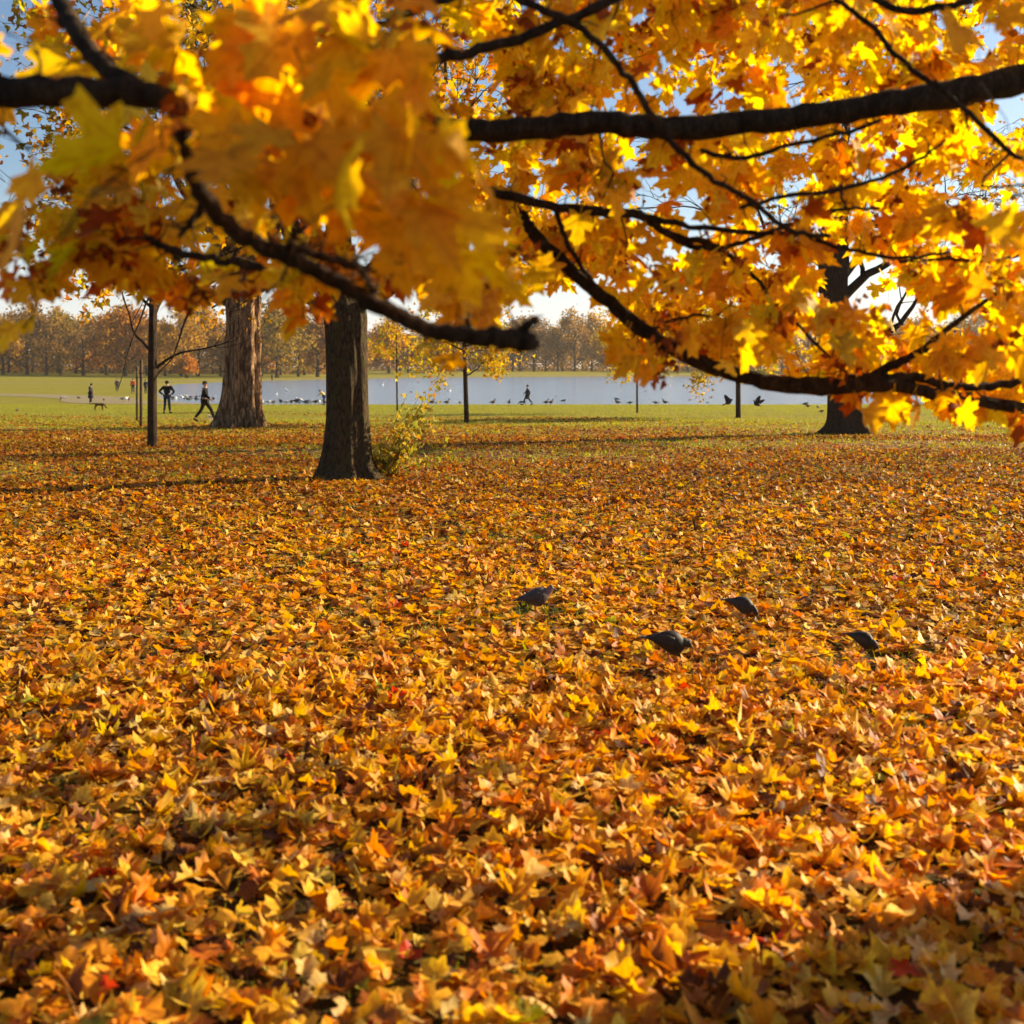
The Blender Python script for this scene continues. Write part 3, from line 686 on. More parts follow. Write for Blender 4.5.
def attractors(rg):
    out = []
    def blob(n, u, v, ru, rv, d0, d1, size=1.0, tone=0, per=6):
        for _ in range(n):
            out.append((rg.normal(u, ru), rg.normal(v, rv), rg.uniform(d0, d1), size, tone, per))
    # near, shaded leaves on the left
    blob(2, 60, 240, 8, 8, 1.72, 1.8, 1.25, 1, 1); blob(2, 65, 135, 14, 6, 1.9, 2.0, 1.0, 2, 2); blob(2, 30, 310, 20, 12, 2.1, 2.3, 1, 1, 1)
    blob(6, 40, 35, 45, 28, 2.1, 2.5, 1.05, 1, 3); blob(7, 190, 50, 60, 35, 2.1, 2.6, 1.05, 1, 3); blob(10, 270, 140, 48, 48, 1.95, 2.3, 1.15, 1, 3)
    blob(11, 310, 195, 65, 52, 1.95, 2.35, 1.15, 1, 3); blob(8, 400, 200, 36, 45, 1.95, 2.35, 1.1, 1, 3); blob(7, 400, 262, 36, 24, 2.0, 2.4, 1.05, 1, 3)
    blob(4, 262, 300, 22, 14, 2.1, 2.4, 1, 1, 2); blob(2, 325, 325, 10, 6, 2.2, 2.4, .8, 1, 2); blob(3, 450, 360, 18, 4, 2.9, 3.1, .85, 1, 2)
    blob(7, 330, 40, 60, 40, 2.1, 2.6, 1.05, 1, 3); blob(2, 985, 25, 18, 14, 2.4, 2.6, 1.05, 1, 2); blob(3, 1000, 225, 20, 25, 2.6, 2.9, 1.0, 1, 2)
    blob(5, 170, 112, 35, 30, 2.1, 2.7, 1, 1, 3); blob(7, 174, 146, 13, 20, 1.95, 2.25, 1.1, 1, 3)
    blob(3, 95, 190, 20, 14, 2.0, 2.3, 1.15, 1, 1)
    # unseen leaves added right of the frame to shade the near ones from the sun
    for _ in range(14):
        q = np.array((rg.uniform(-.65, .05), rg.uniform(1.6, 2.3), rg.uniform(2.0, 2.5)))+SUNV*rg.uniform(2.5, 3.9)
        out.append((512+q[0]/q[1]*F, HOR-(q[2]-EYE)/q[1]*F, q[1], 1.1, 0, 8))
    # sunlit leaves behind, left
    blob(36, 150, 230, 75, 45, 2.9, 4.4, .95, 0, 6); blob(26, 60, 210, 60, 60, 3.0, 4.6, .95, 0, 5); blob(60, 200, 60, 180, 70, 3.0, 5.2, .95, 0, 6); blob(18, 470, 300, 40, 24, 3.0, 4.2, .9, 0, 6)
    blob(14, 330, 260, 70, 40, 3, 4.2, .9, 0, 5)
    # the wide sunlit canopy on the right
    for _ in range(520):
        out.append((rg.uniform(480, 1120), rg.uniform(-60, 425), rg.uniform(3.7, 7.2), .9, 0, 7))
    for _ in range(190):
        out.append((rg.uniform(380, 1100), rg.uniform(-120, 230), rg.uniform(3.6, 7.0), .9, 0, 7))
    for _ in range(120):
        out.append((rg.uniform(640, 1080), rg.uniform(260, 430), rg.uniform(3.6, 5.5), .95, 0, 6))
    blob(7, 640, 350, 14, 22, 3.4, 4.0, .95, 1, 3); blob(12, 920, 405, 60, 20, 3.7, 4.2, 1.05, 1, 4)
    blob(16, 570, 255, 45, 16, 4, 6, .9, 0, 6); blob(14, 880, 250, 60, 35, 4, 5.6, .95, 0, 6); blob(16, 845, 348, 45, 20, 4.3, 5.4, .95, 0, 6); blob(10, 770, 268, 30, 16, 4.5, 6, .9, 0, 6)
    # above the frame
    for _ in range(28):
        out.append((rg.uniform(-300, 1350), rg.uniform(-420, -60), rg.uniform(2.4, 6), 1, 0, 4))
    res = []
    for (u, v, d, s, tn, per) in out:
        if v > bottom(np.array(u))-14: continue
        if any(((u-a)/(ra+12))**2+((v-b)/(rb+8))**2 < 1 for a, b, ra, rb in SKY_GAPS): continue
        res.append((u, v, d, s, tn, per))
    return res

ATT = attractors(np.random.default_rng(77))
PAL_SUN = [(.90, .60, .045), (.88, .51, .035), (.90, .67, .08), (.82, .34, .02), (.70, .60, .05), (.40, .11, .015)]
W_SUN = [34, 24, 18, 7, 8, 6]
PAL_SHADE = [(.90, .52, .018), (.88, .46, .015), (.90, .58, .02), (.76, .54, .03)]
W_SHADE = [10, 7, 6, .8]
PAL_OLIVE = [(.78, .50, .03), (.70, .48, .03)]

def overhead(name, label, base, trunk_pts, boughs, atts, seed):
    rg = np.random.default_rng(seed)
    t = tag(empty(name, base), label, 'tree'); bo = np.array(base)
    me = trunk_mesh('trunk', trunk_pts, 32, 5, .06, seed=seed, n=6)
    obj('trunk', me, M['bark_dark'], t)
    B = [A(b, 6, .0028, seed+i) for i, b in enumerate(boughs)]
    nodes = np.concatenate([b[:, :4] for b in B]); owner = np.concatenate([np.full(len(b), i) for i, b in enumerate(B)])
    T = [[] for _ in B]
    goals = [(np.array(at(u, v, d)), s, tn, per) for u, v, d, s, tn, per in atts]
    rest = list(range(len(goals))); G = np.array([g[0] for g in goals])
    dist = np.min(np.linalg.norm(G[:, None]-nodes[None, :, :3], axis=2), 1)
    for bi, b in enumerate(B):              # short spurs along each bough
        for i in range(2, len(b)-1):
            if rg.uniform() < .5:
                d = unit(rg.normal(0, 1, 3)+(0, 0, .3)); L_ = rg.uniform(.02, .10); q = b[i, :3]
                T[bi].append((np.array([q, q+d*L_*.5, q+unit(d+rg.normal(0, .3, 3))*L_]), np.array([.0035, .0026, .0018])))
    LP = []
    while rest:
        q = min(rest, key=lambda i: dist[i]); rest.remove(q)
        g = G[q]; dd = np.linalg.norm(nodes[:, :3]-g, axis=1)+.25*np.clip(g[2]-nodes[:, 2], -1, 1)*0
        c = int(np.argmin(dd)); s = nodes[c, :3]; L_ = dd[c]
        m = max(3, int(L_/.07)+2)
        mid1 = s+(g-s)*.4+rg.normal(0, .10, 3)*min(L_, .5)+np.array((0, 0, .05))*L_; mid2 = s+(g-s)*.75+rg.normal(0, .08, 3)*min(L_, .5)+np.array((0, 0, .05))*L_
        r0 = min(nodes[c, 3]*.7, .0035+.007*L_); r1 = .0022
        S = spline([(*s, r0), (*mid1, r0*.75), (*mid2, r0*.5+r1*.5), (*g, r1)], max(2, m//3))
        T[owner[c]].append((S[:, :3], S[:, 3]))
        nodes = np.vstack([nodes, S[1:]]); owner = np.concatenate([owner, np.full(len(S)-1, owner[c])])
        if rest:
            rr = np.array(rest); dn = np.min(np.linalg.norm(G[rr][:, None]-S[None, 1:, :3], axis=2), 1)
            dist[rr] = np.minimum(dist[rr], dn)
        per = goals[q][3]
        for _ in range(per+int(rg.integers(0, 2))):
            j = rg.integers(max(1, int(len(S)*.45)), len(S)); LP.append((S[j, :3], goals[q][1], goals[q][2]))
    for b, tw in zip(B, T):
        V1, F1 = tube_arrays([(b[:, :3], b[:, 3])], 14)
        if tw:
            V2, F2 = tube_arrays(tw, 5); F2 = [f+len(V1) for f in F2]; V1 = np.vstack([V1, V2]); F1 = F1+F2
        obj('branch', mesh_np('branch', V1-bo, F1, smooth=True), M['bark_dark'], t)
    # leaves hang from stalks off the twigs
    P = np.array([a[0] for a in LP]); s = np.array([a[1] for a in LP]); tn = np.array([a[2] for a in LP]); n = len(P)
    size = s*rg.uniform(.085, .135, n)*np.where(tn > 0, 1.18, 1.0)
    out = unit(rg.normal(0, 1, (n, 3))*np.array((1, 1, .35)))
    tip = unit(out*.75+np.array((0, 0, -.75))+rg.normal(0, .25, (n, 3)))
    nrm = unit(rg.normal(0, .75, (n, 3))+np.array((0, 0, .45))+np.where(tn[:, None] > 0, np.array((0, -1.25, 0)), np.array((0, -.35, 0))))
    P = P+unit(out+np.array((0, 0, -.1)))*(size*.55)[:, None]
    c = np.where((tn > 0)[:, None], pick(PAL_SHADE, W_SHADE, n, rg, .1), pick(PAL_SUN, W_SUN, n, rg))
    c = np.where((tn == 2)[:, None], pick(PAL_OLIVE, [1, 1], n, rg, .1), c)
    # keep the gaps to the sky and to the lawn open
    ce = P+tip*(size*.35)[:, None]; d = ce[:, 1]; u = 512+ce[:, 0]/d*F; v = HOR-(ce[:, 2]-EYE)/d*F; ok = v+size*F/d*.25 < bottom(u)
    ok &= d > 1.6
    for a, b, ra, rb in SKY_GAPS: ok &= ((u-a)/(ra+6))**2+((v-b)/(rb+6))**2 > 1
    for a, b, ra, rb, dm in CLEAR: ok &= ~((((u-a)/ra)**2+((v-b)/rb)**2 < 1) & (d < dm))
    for bb in B:
        bu = 512+bb[:, 0]/bb[:, 1]*F; bv = HOR-(bb[:, 2]-EYE)/bb[:, 1]*F; br = bb[:, 3]/bb[:, 1]*F
        clear = rg.uniform(0, 1, n) < (.93 if br.max() > 5.5 else .75)
        for i in range(len(bb)):
            if -40 < bu[i] < 1064 and -40 < bv[i] < 440 and not any(((bu[i]-a)/ra)**2+((bv[i]-b)/rb)**2 < 1 for a, b, ra, rb in COVERED):
                near = np.hypot(u-bu[i], v-bv[i]) < br[i]+size*F/d*np.where(d < 2.8, .46, .34)
                ok &= ~(near & clear & (d < bb[i, 1]+.04))
    P, tip, nrm, size, c = P[ok], tip[ok], nrm[ok], size[ok], c[ok]
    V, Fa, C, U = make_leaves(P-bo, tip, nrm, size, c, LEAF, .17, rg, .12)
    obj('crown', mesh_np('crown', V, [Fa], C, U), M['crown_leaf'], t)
    # bunches of winged seeds, brown
    kk = rg.choice(len(LP), max(20, len(LP)//16), replace=False); SP = np.repeat(np.array([LP[i][0] for i in kk]), 12, 0)+rg.normal(0, .028, (len(kk)*12, 3))
    d = SP[:, 1]; u = 512+SP[:, 0]/d*F; v = HOR-(SP[:, 2]-EYE)/d*F; ok = (v < bottom(u)) & (d > 2.2); SP = SP[ok]; n = len(SP)
    V, Fa, C, U = make_leaves(SP-bo, unit(rg.normal(0, 1, (n, 3))-np.array((0, 0, .6))), unit(rg.normal(0, 1, (n, 3))), rg.uniform(.025, .045, n), pick([(.28, .07, .015), (.42, .14, .02)], [1, 1], n, rg), LEAF_QUAD, .3, rg)
    o = obj('seed_cluster', mesh_np('seed_cluster', V, [Fa], C, U), M['far_leaf'], t); tag(o, kind='stuff')
    return t

lb = (-3.3, 3.3, gz(-3.3, 3.3)); rb = (5.4, 5.6, gz(5.4, 5.6))
overhead('overhanging_maple', 'maple at the left edge whose thick bough droops down to a broken stub', lb,
    [(0, 0, -.1, .42), (0, 0, .2, .30), (.02, 0, 1, .25), (.05, -.1, 2, .24), (.1, -.2, 3, .22), (.1, -.3, 4.5, .16), (.1, -.3, 5.5, .06)],
    LEFT_BOUGHS, [a for a in ATT if a[0] < 500 and not (a[0] > 420 and a[1] < 110)], 101)
overhead('overhanging_maple', 'maple at the right edge with long level boughs and glowing yellow leaves', rb,
    [(0, 0, -.1, .48), (0, 0, .2, .36), (.02, 0, 1, .30), (.0, 0, 2, .29), (-.1, -.2, 3.2, .26), (-.1, -.5, 4.5, .16), (-.1, -.6, 5.6, .05)],
    RIGHT_BOUGHS, [a for a in ATT if not (a[0] < 500 and not (a[0] > 420 and a[1] < 110))], 202)

# ---------------------------------------------------------------- the air
HM, hnt, hout = new_mat('haze'); hk = NT(hnt); pv = hk.n('ShaderNodeVolumePrincipled')
pv.inputs['Color'].default_value = (.96, .90, .80, 1); pv.inputs['Density'].default_value = .00014; pv.inputs['Anisotropy'].default_value = .3
hk.l(pv.outputs[0], hout.inputs['Volume'])
hv = np.array([(x, y, z) for z in (-5, 60) for y in (-450, 5200) for x in (-4300, 4300)], float)
hf = np.array([(0, 2, 3, 1), (4, 5, 7, 6), (0, 1, 5, 4), (2, 6, 7, 3), (0, 4, 6, 2), (1, 3, 7, 5)])
tag(obj('haze', mesh_np('haze', hv, [hf]), HM), 'thin pale autumn haze over the whole park', 'haze', kind='stuff')

# ---------------------------------------------------------------- far tree line
def far_proto(kind, seed):
    """one far tree: trunk with limbs, and a crown of many leaf clumps; returns (trunk mesh, crown mesh)"""
    rg = np.random.default_rng(seed)
    H, R, pal, wts, dens, bare = kind
    tubes = [[], [], [], []]; tips = []
    cfg = dict(levels=2, kids=[5, 4], up=[.05, .03, .0], spread=.75, seg=2.5, wob=.12, rmin=.05, t0=.2)
    tr = [(np.array([(0, 0, -.5), (0, 0, 2), (.2, 0, H*.35), (.1, .1, H*.7)]), np.array([.75, .5, .42, .2]))]
    for q in range(11):
        th = q*2.4; z = H*(.08+.055*q); grow((.1, 0, z), (math.cos(th), math.sin(th), .55+.1*q), R*(1.05-.05*q), .26-.012*q, 0, cfg, rg, tubes, tips)
    tm = tubes_mesh('trunk', tr+tubes[0]+tubes[1]+tubes[2], 5)
    T = np.array([t[0] for t in tips]); sel = rg.choice(len(T), int(len(T)*dens)); C0 = T[sel]
    n = len(C0)*bare; P = np.repeat(C0, bare, 0)+rg.normal(0, .95, (n, 3))
    lowz = rg.uniform(.5, 1, n) ; P[:, 2] = np.where(P[:, 2] < 2.0, 2+lowz, P[:, 2])
    cl = pick(pal, wts, len(C0), rg, .25); c = np.repeat(cl, bare, 0)*rg.uniform(.8, 1.2, (n, 1))
    V, Fa, C, U = make_leaves(P, unit(rg.normal(0, 1, (n, 3))), unit(rg.normal(0, 1, (n, 3))+(0, 0, .6)), rg.uniform(.55, 1.25, n), c, LEAF_QUAD, .2, rg, .1)
    return tm, mesh_np('crown', V, [Fa], C, U)
OR_ = [(.46, .20, .035), (.52, .27, .04), (.36, .16, .03)]; GO = [(.48, .29, .05), (.38, .22, .04), (.52, .30, .06)]
BRN = [(.24, .14, .045), (.30, .17, .05), (.17, .11, .04)]; OLV = [(.24, .18, .04), (.32, .22, .045), (.38, .24, .045)]; RU = [(.52, .20, .02), (.50, .23, .03), (.38, .15, .02)]
KINDS = {'rust orange': (21, 6.5, OR_, [3, 2, 2], .9, 5), 'golden yellow': (23, 7, GO, [3, 3, 1], .9, 5), 'thin brown': (26, 8, BRN, [2, 2, 2], .6, 4),
         'olive green': (24, 7.5, OLV, [2, 3, 2], .8, 5), 'tall ochre': (28, 8, GO+BRN, [2, 2, 1, 2, 2, 1], .7, 4), 'bare grey brown': (25, 8, BRN, [2, 2, 2], .3, 3)}
PROTO = {kn: [far_proto(kv, 300+i*7+s) for s in range(2)] for i, (kn, kv) in enumerate(KINDS.items())}
rg = np.random.default_rng(42)
spots = []
def row(u0, u1, step, d0, d1, names, wts, back=False):
    u = u0
    while u < u1:
        spots.append([u, rg.uniform(d0, d1), names[rg.choice(len(names), p=np.array(wts)/sum(wts))], back]); u += step*rg.uniform(.75, 1.3)
N6 = list(KINDS)
row(-60, 335, 19, 352, 400, N6, [4, 4, 2, 3, 2, 1])
row(-70, 335, 22, 410, 480, N6, [2, 2, 4, 3, 3, 2], True)
row(345, 520, 24, 470, 520, N6, [4, 2, 2, 1, 1, 1])
row(520, 640, 15, 505, 535, N6, [1, 2, 3, 1, 4, 2])
row(640, 1090, 22, 500, 540, N6, [2, 3, 3, 2, 2, 3])
row(330, 1090, 24, 550, 640, N6, [1, 2, 4, 1, 2, 4], True)
spots.append([187, 330, 'small red', False])
KINDS['small red'] = (5.5, 2.0, RU, [3, 2, 1], .9, 6); PROTO['small red'] = [far_proto(KINDS['small red'], 999)]*2
def sect(u):
    for lim, nm in [(128, 'beyond the left field'), (210, 'beyond the striding walker'), (330, 'between the fluted and the mossy trunks'), (420, 'just right of the mossy trunk'),
                    (530, 'left of the coated shore walker'), (640, 'in the open centre view'), (830, 'behind the curved bough')]:
        if u < lim: return nm
    return 'behind the root flare tree'
spots.sort(key=lambda s: s[0]); count = {}
for s in spots: count.setdefault((s[2], sect(s[0]), s[3]), []).append(s)
ORD = ['first', 'second', 'third', 'fourth', 'fifth', 'sixth', 'seventh', 'eighth', 'ninth', 'tenth', 'eleventh', 'twelfth']
used = {}
for s in spots:
    u, d, kn, back = s; x = (u-512)/F*d
    key = (kn, id(PROTO[kn][0])); var = used.get(kn, 0) % 2; used[kn] = used.get(kn, 0)+1
    grp = count[(kn, sect(u), back)]; i = [g is s for g in grp].index(True)
    lab = kn+' tree '+sect(u)+(', back row' if back else '')+(', '+ORD[i]+' from left' if len(grp) > 1 else '')
    t = tag(empty('far_tree', (x, d, gz(x, d)-.1), rg.uniform(0, 6.28)), lab, 'tree', 'trees of the far tree line')
    sc = rg.uniform(.85, 1.12)*(.97 if u < 340 else 1.04); t.scale = (sc, sc, sc*rg.uniform(.92, 1.08))
    tm, cm_ = PROTO[kn][var]
    obj('trunk', tm, M['bark_far'], t); obj('crown', cm_, M['far_leaf'], t)

# brushwood and woodland beyond the single trees, one mass
def wood():
    rg = np.random.default_rng(4); n = 70000
    u = rg.uniform(-120, 1140, n); d = np.where(u < 335, rg.uniform(440, 540, n), rg.uniform(560, 700, n)); x = (u-512)/F*d
    hgt = 17+3*np.sin(x*.05)+2*np.sin(x*.21)+1.5*np.sin(x*.57); z = tz(x, d)+rg.uniform(0, 1, n)**1.2*hgt
    P = np.column_stack([x, d, z]); c = pick(BRN+OLV+OR_, [6, 6, 6, 2, 2, 2, 1, 1, 1], n, rg, .3)
    V, Fa, C, U = make_leaves(P, unit(rg.normal(0, 1, (n, 3))), unit(rg.normal(0, 1, (n, 3))+(0, 0, .5)), rg.uniform(.8, 1.8, n), c, LEAF_QUAD, .2, rg)
    tag(obj('woodland', mesh_np('woodland', V, [Fa], C, U), M['far_leaf']), 'brown undergrowth and distant wood behind the tree line', 'woodland', kind='stuff')
wood()

# ---------------------------------------------------------------- skinned figures
def skin_mesh(name, verts, edges, radii, sub=1, root=0):
    me = bpy.data.meshes.new('tmp'); me.from_pydata([tuple(v) for v in verts], edges, []); me.update()
    o = bpy.data.objects.new('tmp', me); COL.objects.link(o)
    o.modifiers.new('s', 'SKIN'); o.modifiers['s'].use_smooth_shade = True
    sv = me.skin_vertices[0].data
    for i, r in enumerate(radii):
        sv[i].radius = (r, r) if isinstance(r, (int, float)) else r; sv[i].use_root = (i == root)
    if sub: mm = o.modifiers.new('u', 'SUBSURF'); mm.levels = sub; mm.render_levels = sub
    dg = bpy.context.evaluated_depsgraph_get(); dg.update()
    res = bpy.data.meshes.new_from_object(o.evaluated_get(dg)); res.name = name
    bpy.data.objects.remove(o); bpy.data.meshes.remove(me); res.materials.clear()
    return res

def loft(name, rings, sides=12):
    """rings: (x, y, z, half width, half height) along a mostly x-running spine; closed ends"""
    S = np.array(rings, float); a = np.linspace(0, 2*PI, sides, endpoint=False)
    V = np.concatenate([np.stack([np.full(sides, r[0]), r[1]+r[3]*np.cos(a), r[2]+r[4]*np.sin(a)], -1) for r in S]+[S[:1, :3], S[-1:, :3]])
    m = len(S); i = np.arange(m-1)[:, None]*sides; j = np.arange(sides)[None]; j2 = (j+1) % sides
    q = np.stack([i+j, i+j2, i+sides+j2, i+sides+j], -1).reshape(-1, 4)[:, ::-1]
    jj = np.arange(sides); c = np.concatenate([np.stack([np.full(sides, m*sides), jj, (jj+1) % sides], -1)[:, ::-1]*1, np.stack([np.full(sides, m*sides+1), (m-1)*sides+(jj+1) % sides, (m-1)*sides+jj], -1)[:, ::-1]])
    return mesh_np(name, V, [q, c], smooth=True)

def merge(name, meshes):
    Vs, Fs, off = [], {}, 0
    for me in meshes:
        n = len(me.vertices); co_ = np.empty(n*3, np.float32); me.vertices.foreach_get('co', co_); Vs.append(co_.reshape(-1, 3))
        for p in me.polygons: Fs.setdefault(len(p.vertices), []).append([v+off for v in p.vertices])
        off += n
    return mesh_np(name, np.concatenate(Vs), [np.array(f) for f in Fs.values()], smooth=True)

SKIN = plain_mat('skin', (.55, .33, .24), .6, .1); HAIR = plain_mat('hair', (.03, .02, .015), .7, .3, 60)
CLOTH = {}
def cloth(c):
    if c not in CLOTH: CLOTH[c] = plain_mat('cloth', c, .9, .25, 15, .15, .3)
    return CLOTH[c]

# poses: local +x is forward, y to the person's left; metres for a 1.75 m person
def pose(kind):
    J = dict(pel=(0, 0, .95), bel=(0, 0, 1.10), che=(0, 0, 1.28), nec=(0, 0, 1.46), chin=(.02, 0, 1.54), hd=(.02, 0, 1.63), top=(.0, 0, 1.71))
    for s, n in ((1, 'l'), (-1, 'r')):
        J['sh'+n] = (0, .19*s, 1.40); J['el'+n] = (-.02, .24*s, 1.12); J['wr'+n] = (.06, .25*s, .88)
        J['hi'+n] = (0, .10*s, .90); J['kn'+n] = (.02, .11*s, .49); J['an'+n] = (0, .11*s, .09); J['to'+n] = (.16, .13*s, .035)
    if kind == 'walk':
        J.update(knl=(.24, .10, .52), anl=(.40, .10, .10), tol=(.55, .11, .06), knr=(-.14, -.10, .50), anr=(-.42, -.10, .16), tor=(-.30, -.11, .04),
                 ell=(-.18, .24, 1.13), wrl=(-.20, .25, .90), elr=(.12, -.24, 1.13), wrr=(.30, -.22, .98), pel=(0, 0, .92), hil=(0, .1, .87), hir=(0, -.1, .87))
    if kind == 'hips':
        J.update(ell=(-.06, .40, 1.16), wrl=(.05, .22, 1.0), elr=(-.06, -.40, 1.16), wrr=(.05, -.22, 1.0), anl=(0, .16, .09), tol=(.15, .2, .035), anr=(0, -.16, .09), tor=(.15, -.2, .035))
    if kind == 'look':
        J.update(chin=(.06, 0, 1.53), hd=(.09, 0, 1.60), top=(.09, 0, 1.68), wrl=(.22, .1, 1.02), wrr=(.22, -.1, 1.02), ell=(.02, .24, 1.12), elr=(.02, -.24, 1.12))
    if kind == 'bend':
        J.update(bel=(.06, 0, 1.08), che=(.20, 0, 1.22), nec=(.34, 0, 1.33), chin=(.41, 0, 1.36), hd=(.47, 0, 1.42), top=(.50, 0, 1.50), shl=(.26, .19, 1.30), shr=(.26, -.19, 1.30),
                 ell=(.42, .22, 1.08), elr=(.42, -.22, 1.08), wrl=(.62, .16, 1.0), wrr=(.62, -.16, 1.0))
    return J

def person(label, u, v, hpx, rz, kind, jacket, trousers, coat=False, hat=None, hair=(.03, .02, .015)):
    p = ground_at(u, v); H = hpx*p[1]/F; k_ = H/1.75
    t = tag(empty('person', p, rz), label, 'person'); t.scale = (k_, k_, k_)
    J = pose(kind)
    names = ['pel', 'bel', 'che', 'nec', 'chin', 'hd', 'top']; V = [J[n] for n in names]; R = [.13, .12, .145, .055, .065, .095, .06]
    E = [(i, i+1) for i in range(6)]; ix = {n: i for i, n in enumerate(names)}
    def add(n, r, par): ix[n] = len(V); V.append(J[n]); R.append(r); E.append((ix[par], ix[n]))
    for s in 'lr':
        add('sh'+s, .062, 'che'); add('el'+s, .043, 'sh'+s); add('wr'+s, .028, 'el'+s)
        add('hi'+s, .09, 'pel'); add('kn'+s, .06, 'hi'+s); add('an'+s, .038, 'kn'+s); add('to'+s, .034, 'an'+s)
    body = skin_mesh('body', V, E, R, 1)
    extra = []
    for s in 'lr':                                            # palm and five separate bent fingers
        w_ = np.array(J['wr'+s]); e_ = np.array(J['el'+s]); d = unit(w_-e_); fwd = unit(np.cross(d, (0, 1, 0))); sg = 1 if s == 'l' else -1
        lat = unit(np.cross(d, fwd))
        extra.append(tubes_mesh('h', [(np.array([w_-d*.02, w_+d*.03, w_+d*.085]), np.array([.026, .036, .03]))], 8))
        fs = []
        for q in range(4):
            b = w_+d*.075+fwd*(.030-.020*q); ln = (.070, .080, .074, .058)[q]
            fs.append((np.array([b, b+d*ln*.5-lat*sg*.006, b+d*ln*.85-lat*sg*.022]), np.array([.0095, .0085, .0065])))
        b = w_+d*.03+fwd*.026; fs.append((np.array([b, b+fwd*.025+d*.025, b+fwd*.028+d*.055]), np.array([.012, .010, .007])))
        extra.append(tubes_mesh('f', fs, 6))
    h = np.array(J['hd']); f = np.array((1., 0, 0))
    extra.append(tubes_mesh('n', [(np.array([h+(.085, 0, .02), h+(.118, 0, -.015), h+(.09, 0, -.03)]), np.array([.010, .016, .010]))], 6))
    for s in (1, -1): extra.append(tubes_mesh('e', [(np.array([h+(-.01, s*.088, .02), h+(-.015, s*.10, 0), h+(-.01, s*.09, -.03)]), np.array([.012, .016, .01]))], 6))
    obj('body', merge('body', [body]+extra), SKIN, t)
    obj('mouth', tubes_mesh('mouth', [(np.array([h+(.088, .022, -.055), h+(.098, 0, -.057), h+(.088, -.022, -.055)]), np.array([.004, .006, .004]))], 6), cloth((.25, .06, .05)), t)
    for s in (1, -1): obj('eye', tubes_mesh('eye', [(np.array([h+(.070, s*.030, .01), h+(.081, s*.030, .01)]), np.array([.009, .007]))], 8), HAIR, t)
    # hair cap or hat
    a = np.array(J['hd']); b = np.array(J['top']); up = unit(b-a)
    hm = hat if hat else hair
    obj('hat' if hat else 'hair', tubes_mesh('hair', [(np.array([a-up*.035+(-.03, 0, 0), a+(-.028, 0, 0), a+up*.045+(-.02, 0, 0), a+up*.095+(-.015, 0, 0), a+up*.125+(-.01, 0, 0)]), np.array([.085, .104, .106, .085, .03]))], 12), cloth(hm), t)
    jl = [J['pel'], J['bel'], J['che'], tuple(np.array(J['nec'])-(0, 0, .02))]; jr = [.165, .155, .175, .085]; je = [(0, 1), (1, 2), (2, 3)]
    for s in 'lr':
        i = len(jl); w_ = np.array(J['wr'+s])*.92+np.array(J['el'+s])*.08
        jl += [J['sh'+s], J['el'+s], tuple(w_)]; jr += [.085, .066, .048]; je += [(2, i), (i, i+1), (i+1, i+2)]
    obj('coat' if coat else 'jacket', skin_mesh('jacket', jl, je, jr, 1), cloth(jacket), t)
    if coat:
        m_ = (np.array(J['knl'])+np.array(J['knr']))/2
        obj('coat_skirt', tubes_mesh('coat_skirt', [(np.array([(0, 0, 1.06), (0, 0, .92), (m_[0]*.6, 0, .72), (m_[0], 0, .52)]), np.array([.165, .18, .20, .225]))], 14), cloth(jacket), t)
    tl = [J['pel']]; tr_ = [.15]; te = []
    for s in 'lr':
        i = len(tl); an = np.array(J['an'+s]); kn = np.array(J['kn'+s])
        tl += [J['hi'+s], J['kn'+s], tuple(an+(kn-an)*.08)]; tr_ += [.105, .078, .062]; te += [(0, i), (i, i+1), (i+1, i+2)]
    obj('trousers', skin_mesh('trousers', tl, te, tr_, 1), cloth(trousers), t)
    for s in 'lr':
        an = np.array(J['an'+s]); to = np.array(J['to'+s]); dd = to-an; base = an*(1, 1, 0)+(0, 0, max(0, an[2]-.09))
        obj('shoe', tubes_mesh('shoe', [(np.array([an-dd*.35*(1, 1, 0)-(0, 0, .035), an-(0, 0, .03), to, to+unit(dd*(1, 1, 0))*.05]), np.array([.035, .052, .045, .028]))], 10), cloth((.015, .013, .012)), t)
    return t
DK = (.012, .012, .016)
person('person in dark clothes striding right beside the fluted trunk', 205, 422, 41, 0, 'walk', DK, (.022, .018, .014))
person('person in black jacket and dark jeans standing with hands on hips', 167, 413.5, 33, PI/2, 'hips', (.01, .009, .009), (.025, .035, .055))
person('person in a dark coat walking a brown dog on the left lawn', 90.5, 404.5, 21.5, 0, 'look', (.03, .025, .04), (.02, .015, .02), True)
person('tiny far person in dark clothes standing on the left field', 117, 391.5, 13, -1.2, 'stand', (.02, .02, .03), (.03, .03, .05))
person('person in a bright orange red jacket beyond the tree stakes', 133, 393.5, 15, -1.5, 'stand', (.85, .12, .02), (.03, .05, .06))
person('person in dark blue seen between the stakes and the slim trunk', 145.5, 393.5, 14, 1.2, 'stand', (.02, .02, .05), (.02, .02, .03))
person('person in a yellow jacket leaning towards the birds by the mossy trunk', 324, 404.9, 17, PI*.95, 'bend', (.75, .55, .12), (.02, .03, .08))
person('person in a long dark coat walking along the near shore at centre', 527.5, 405.2, 20.5, PI, 'walk', (.02, .025, .035), (.02, .02, .03), True)
person('tiny dark person on the far bank between the two big trunks', 272, 381.3, 7, 1, 'stand', DK, DK)

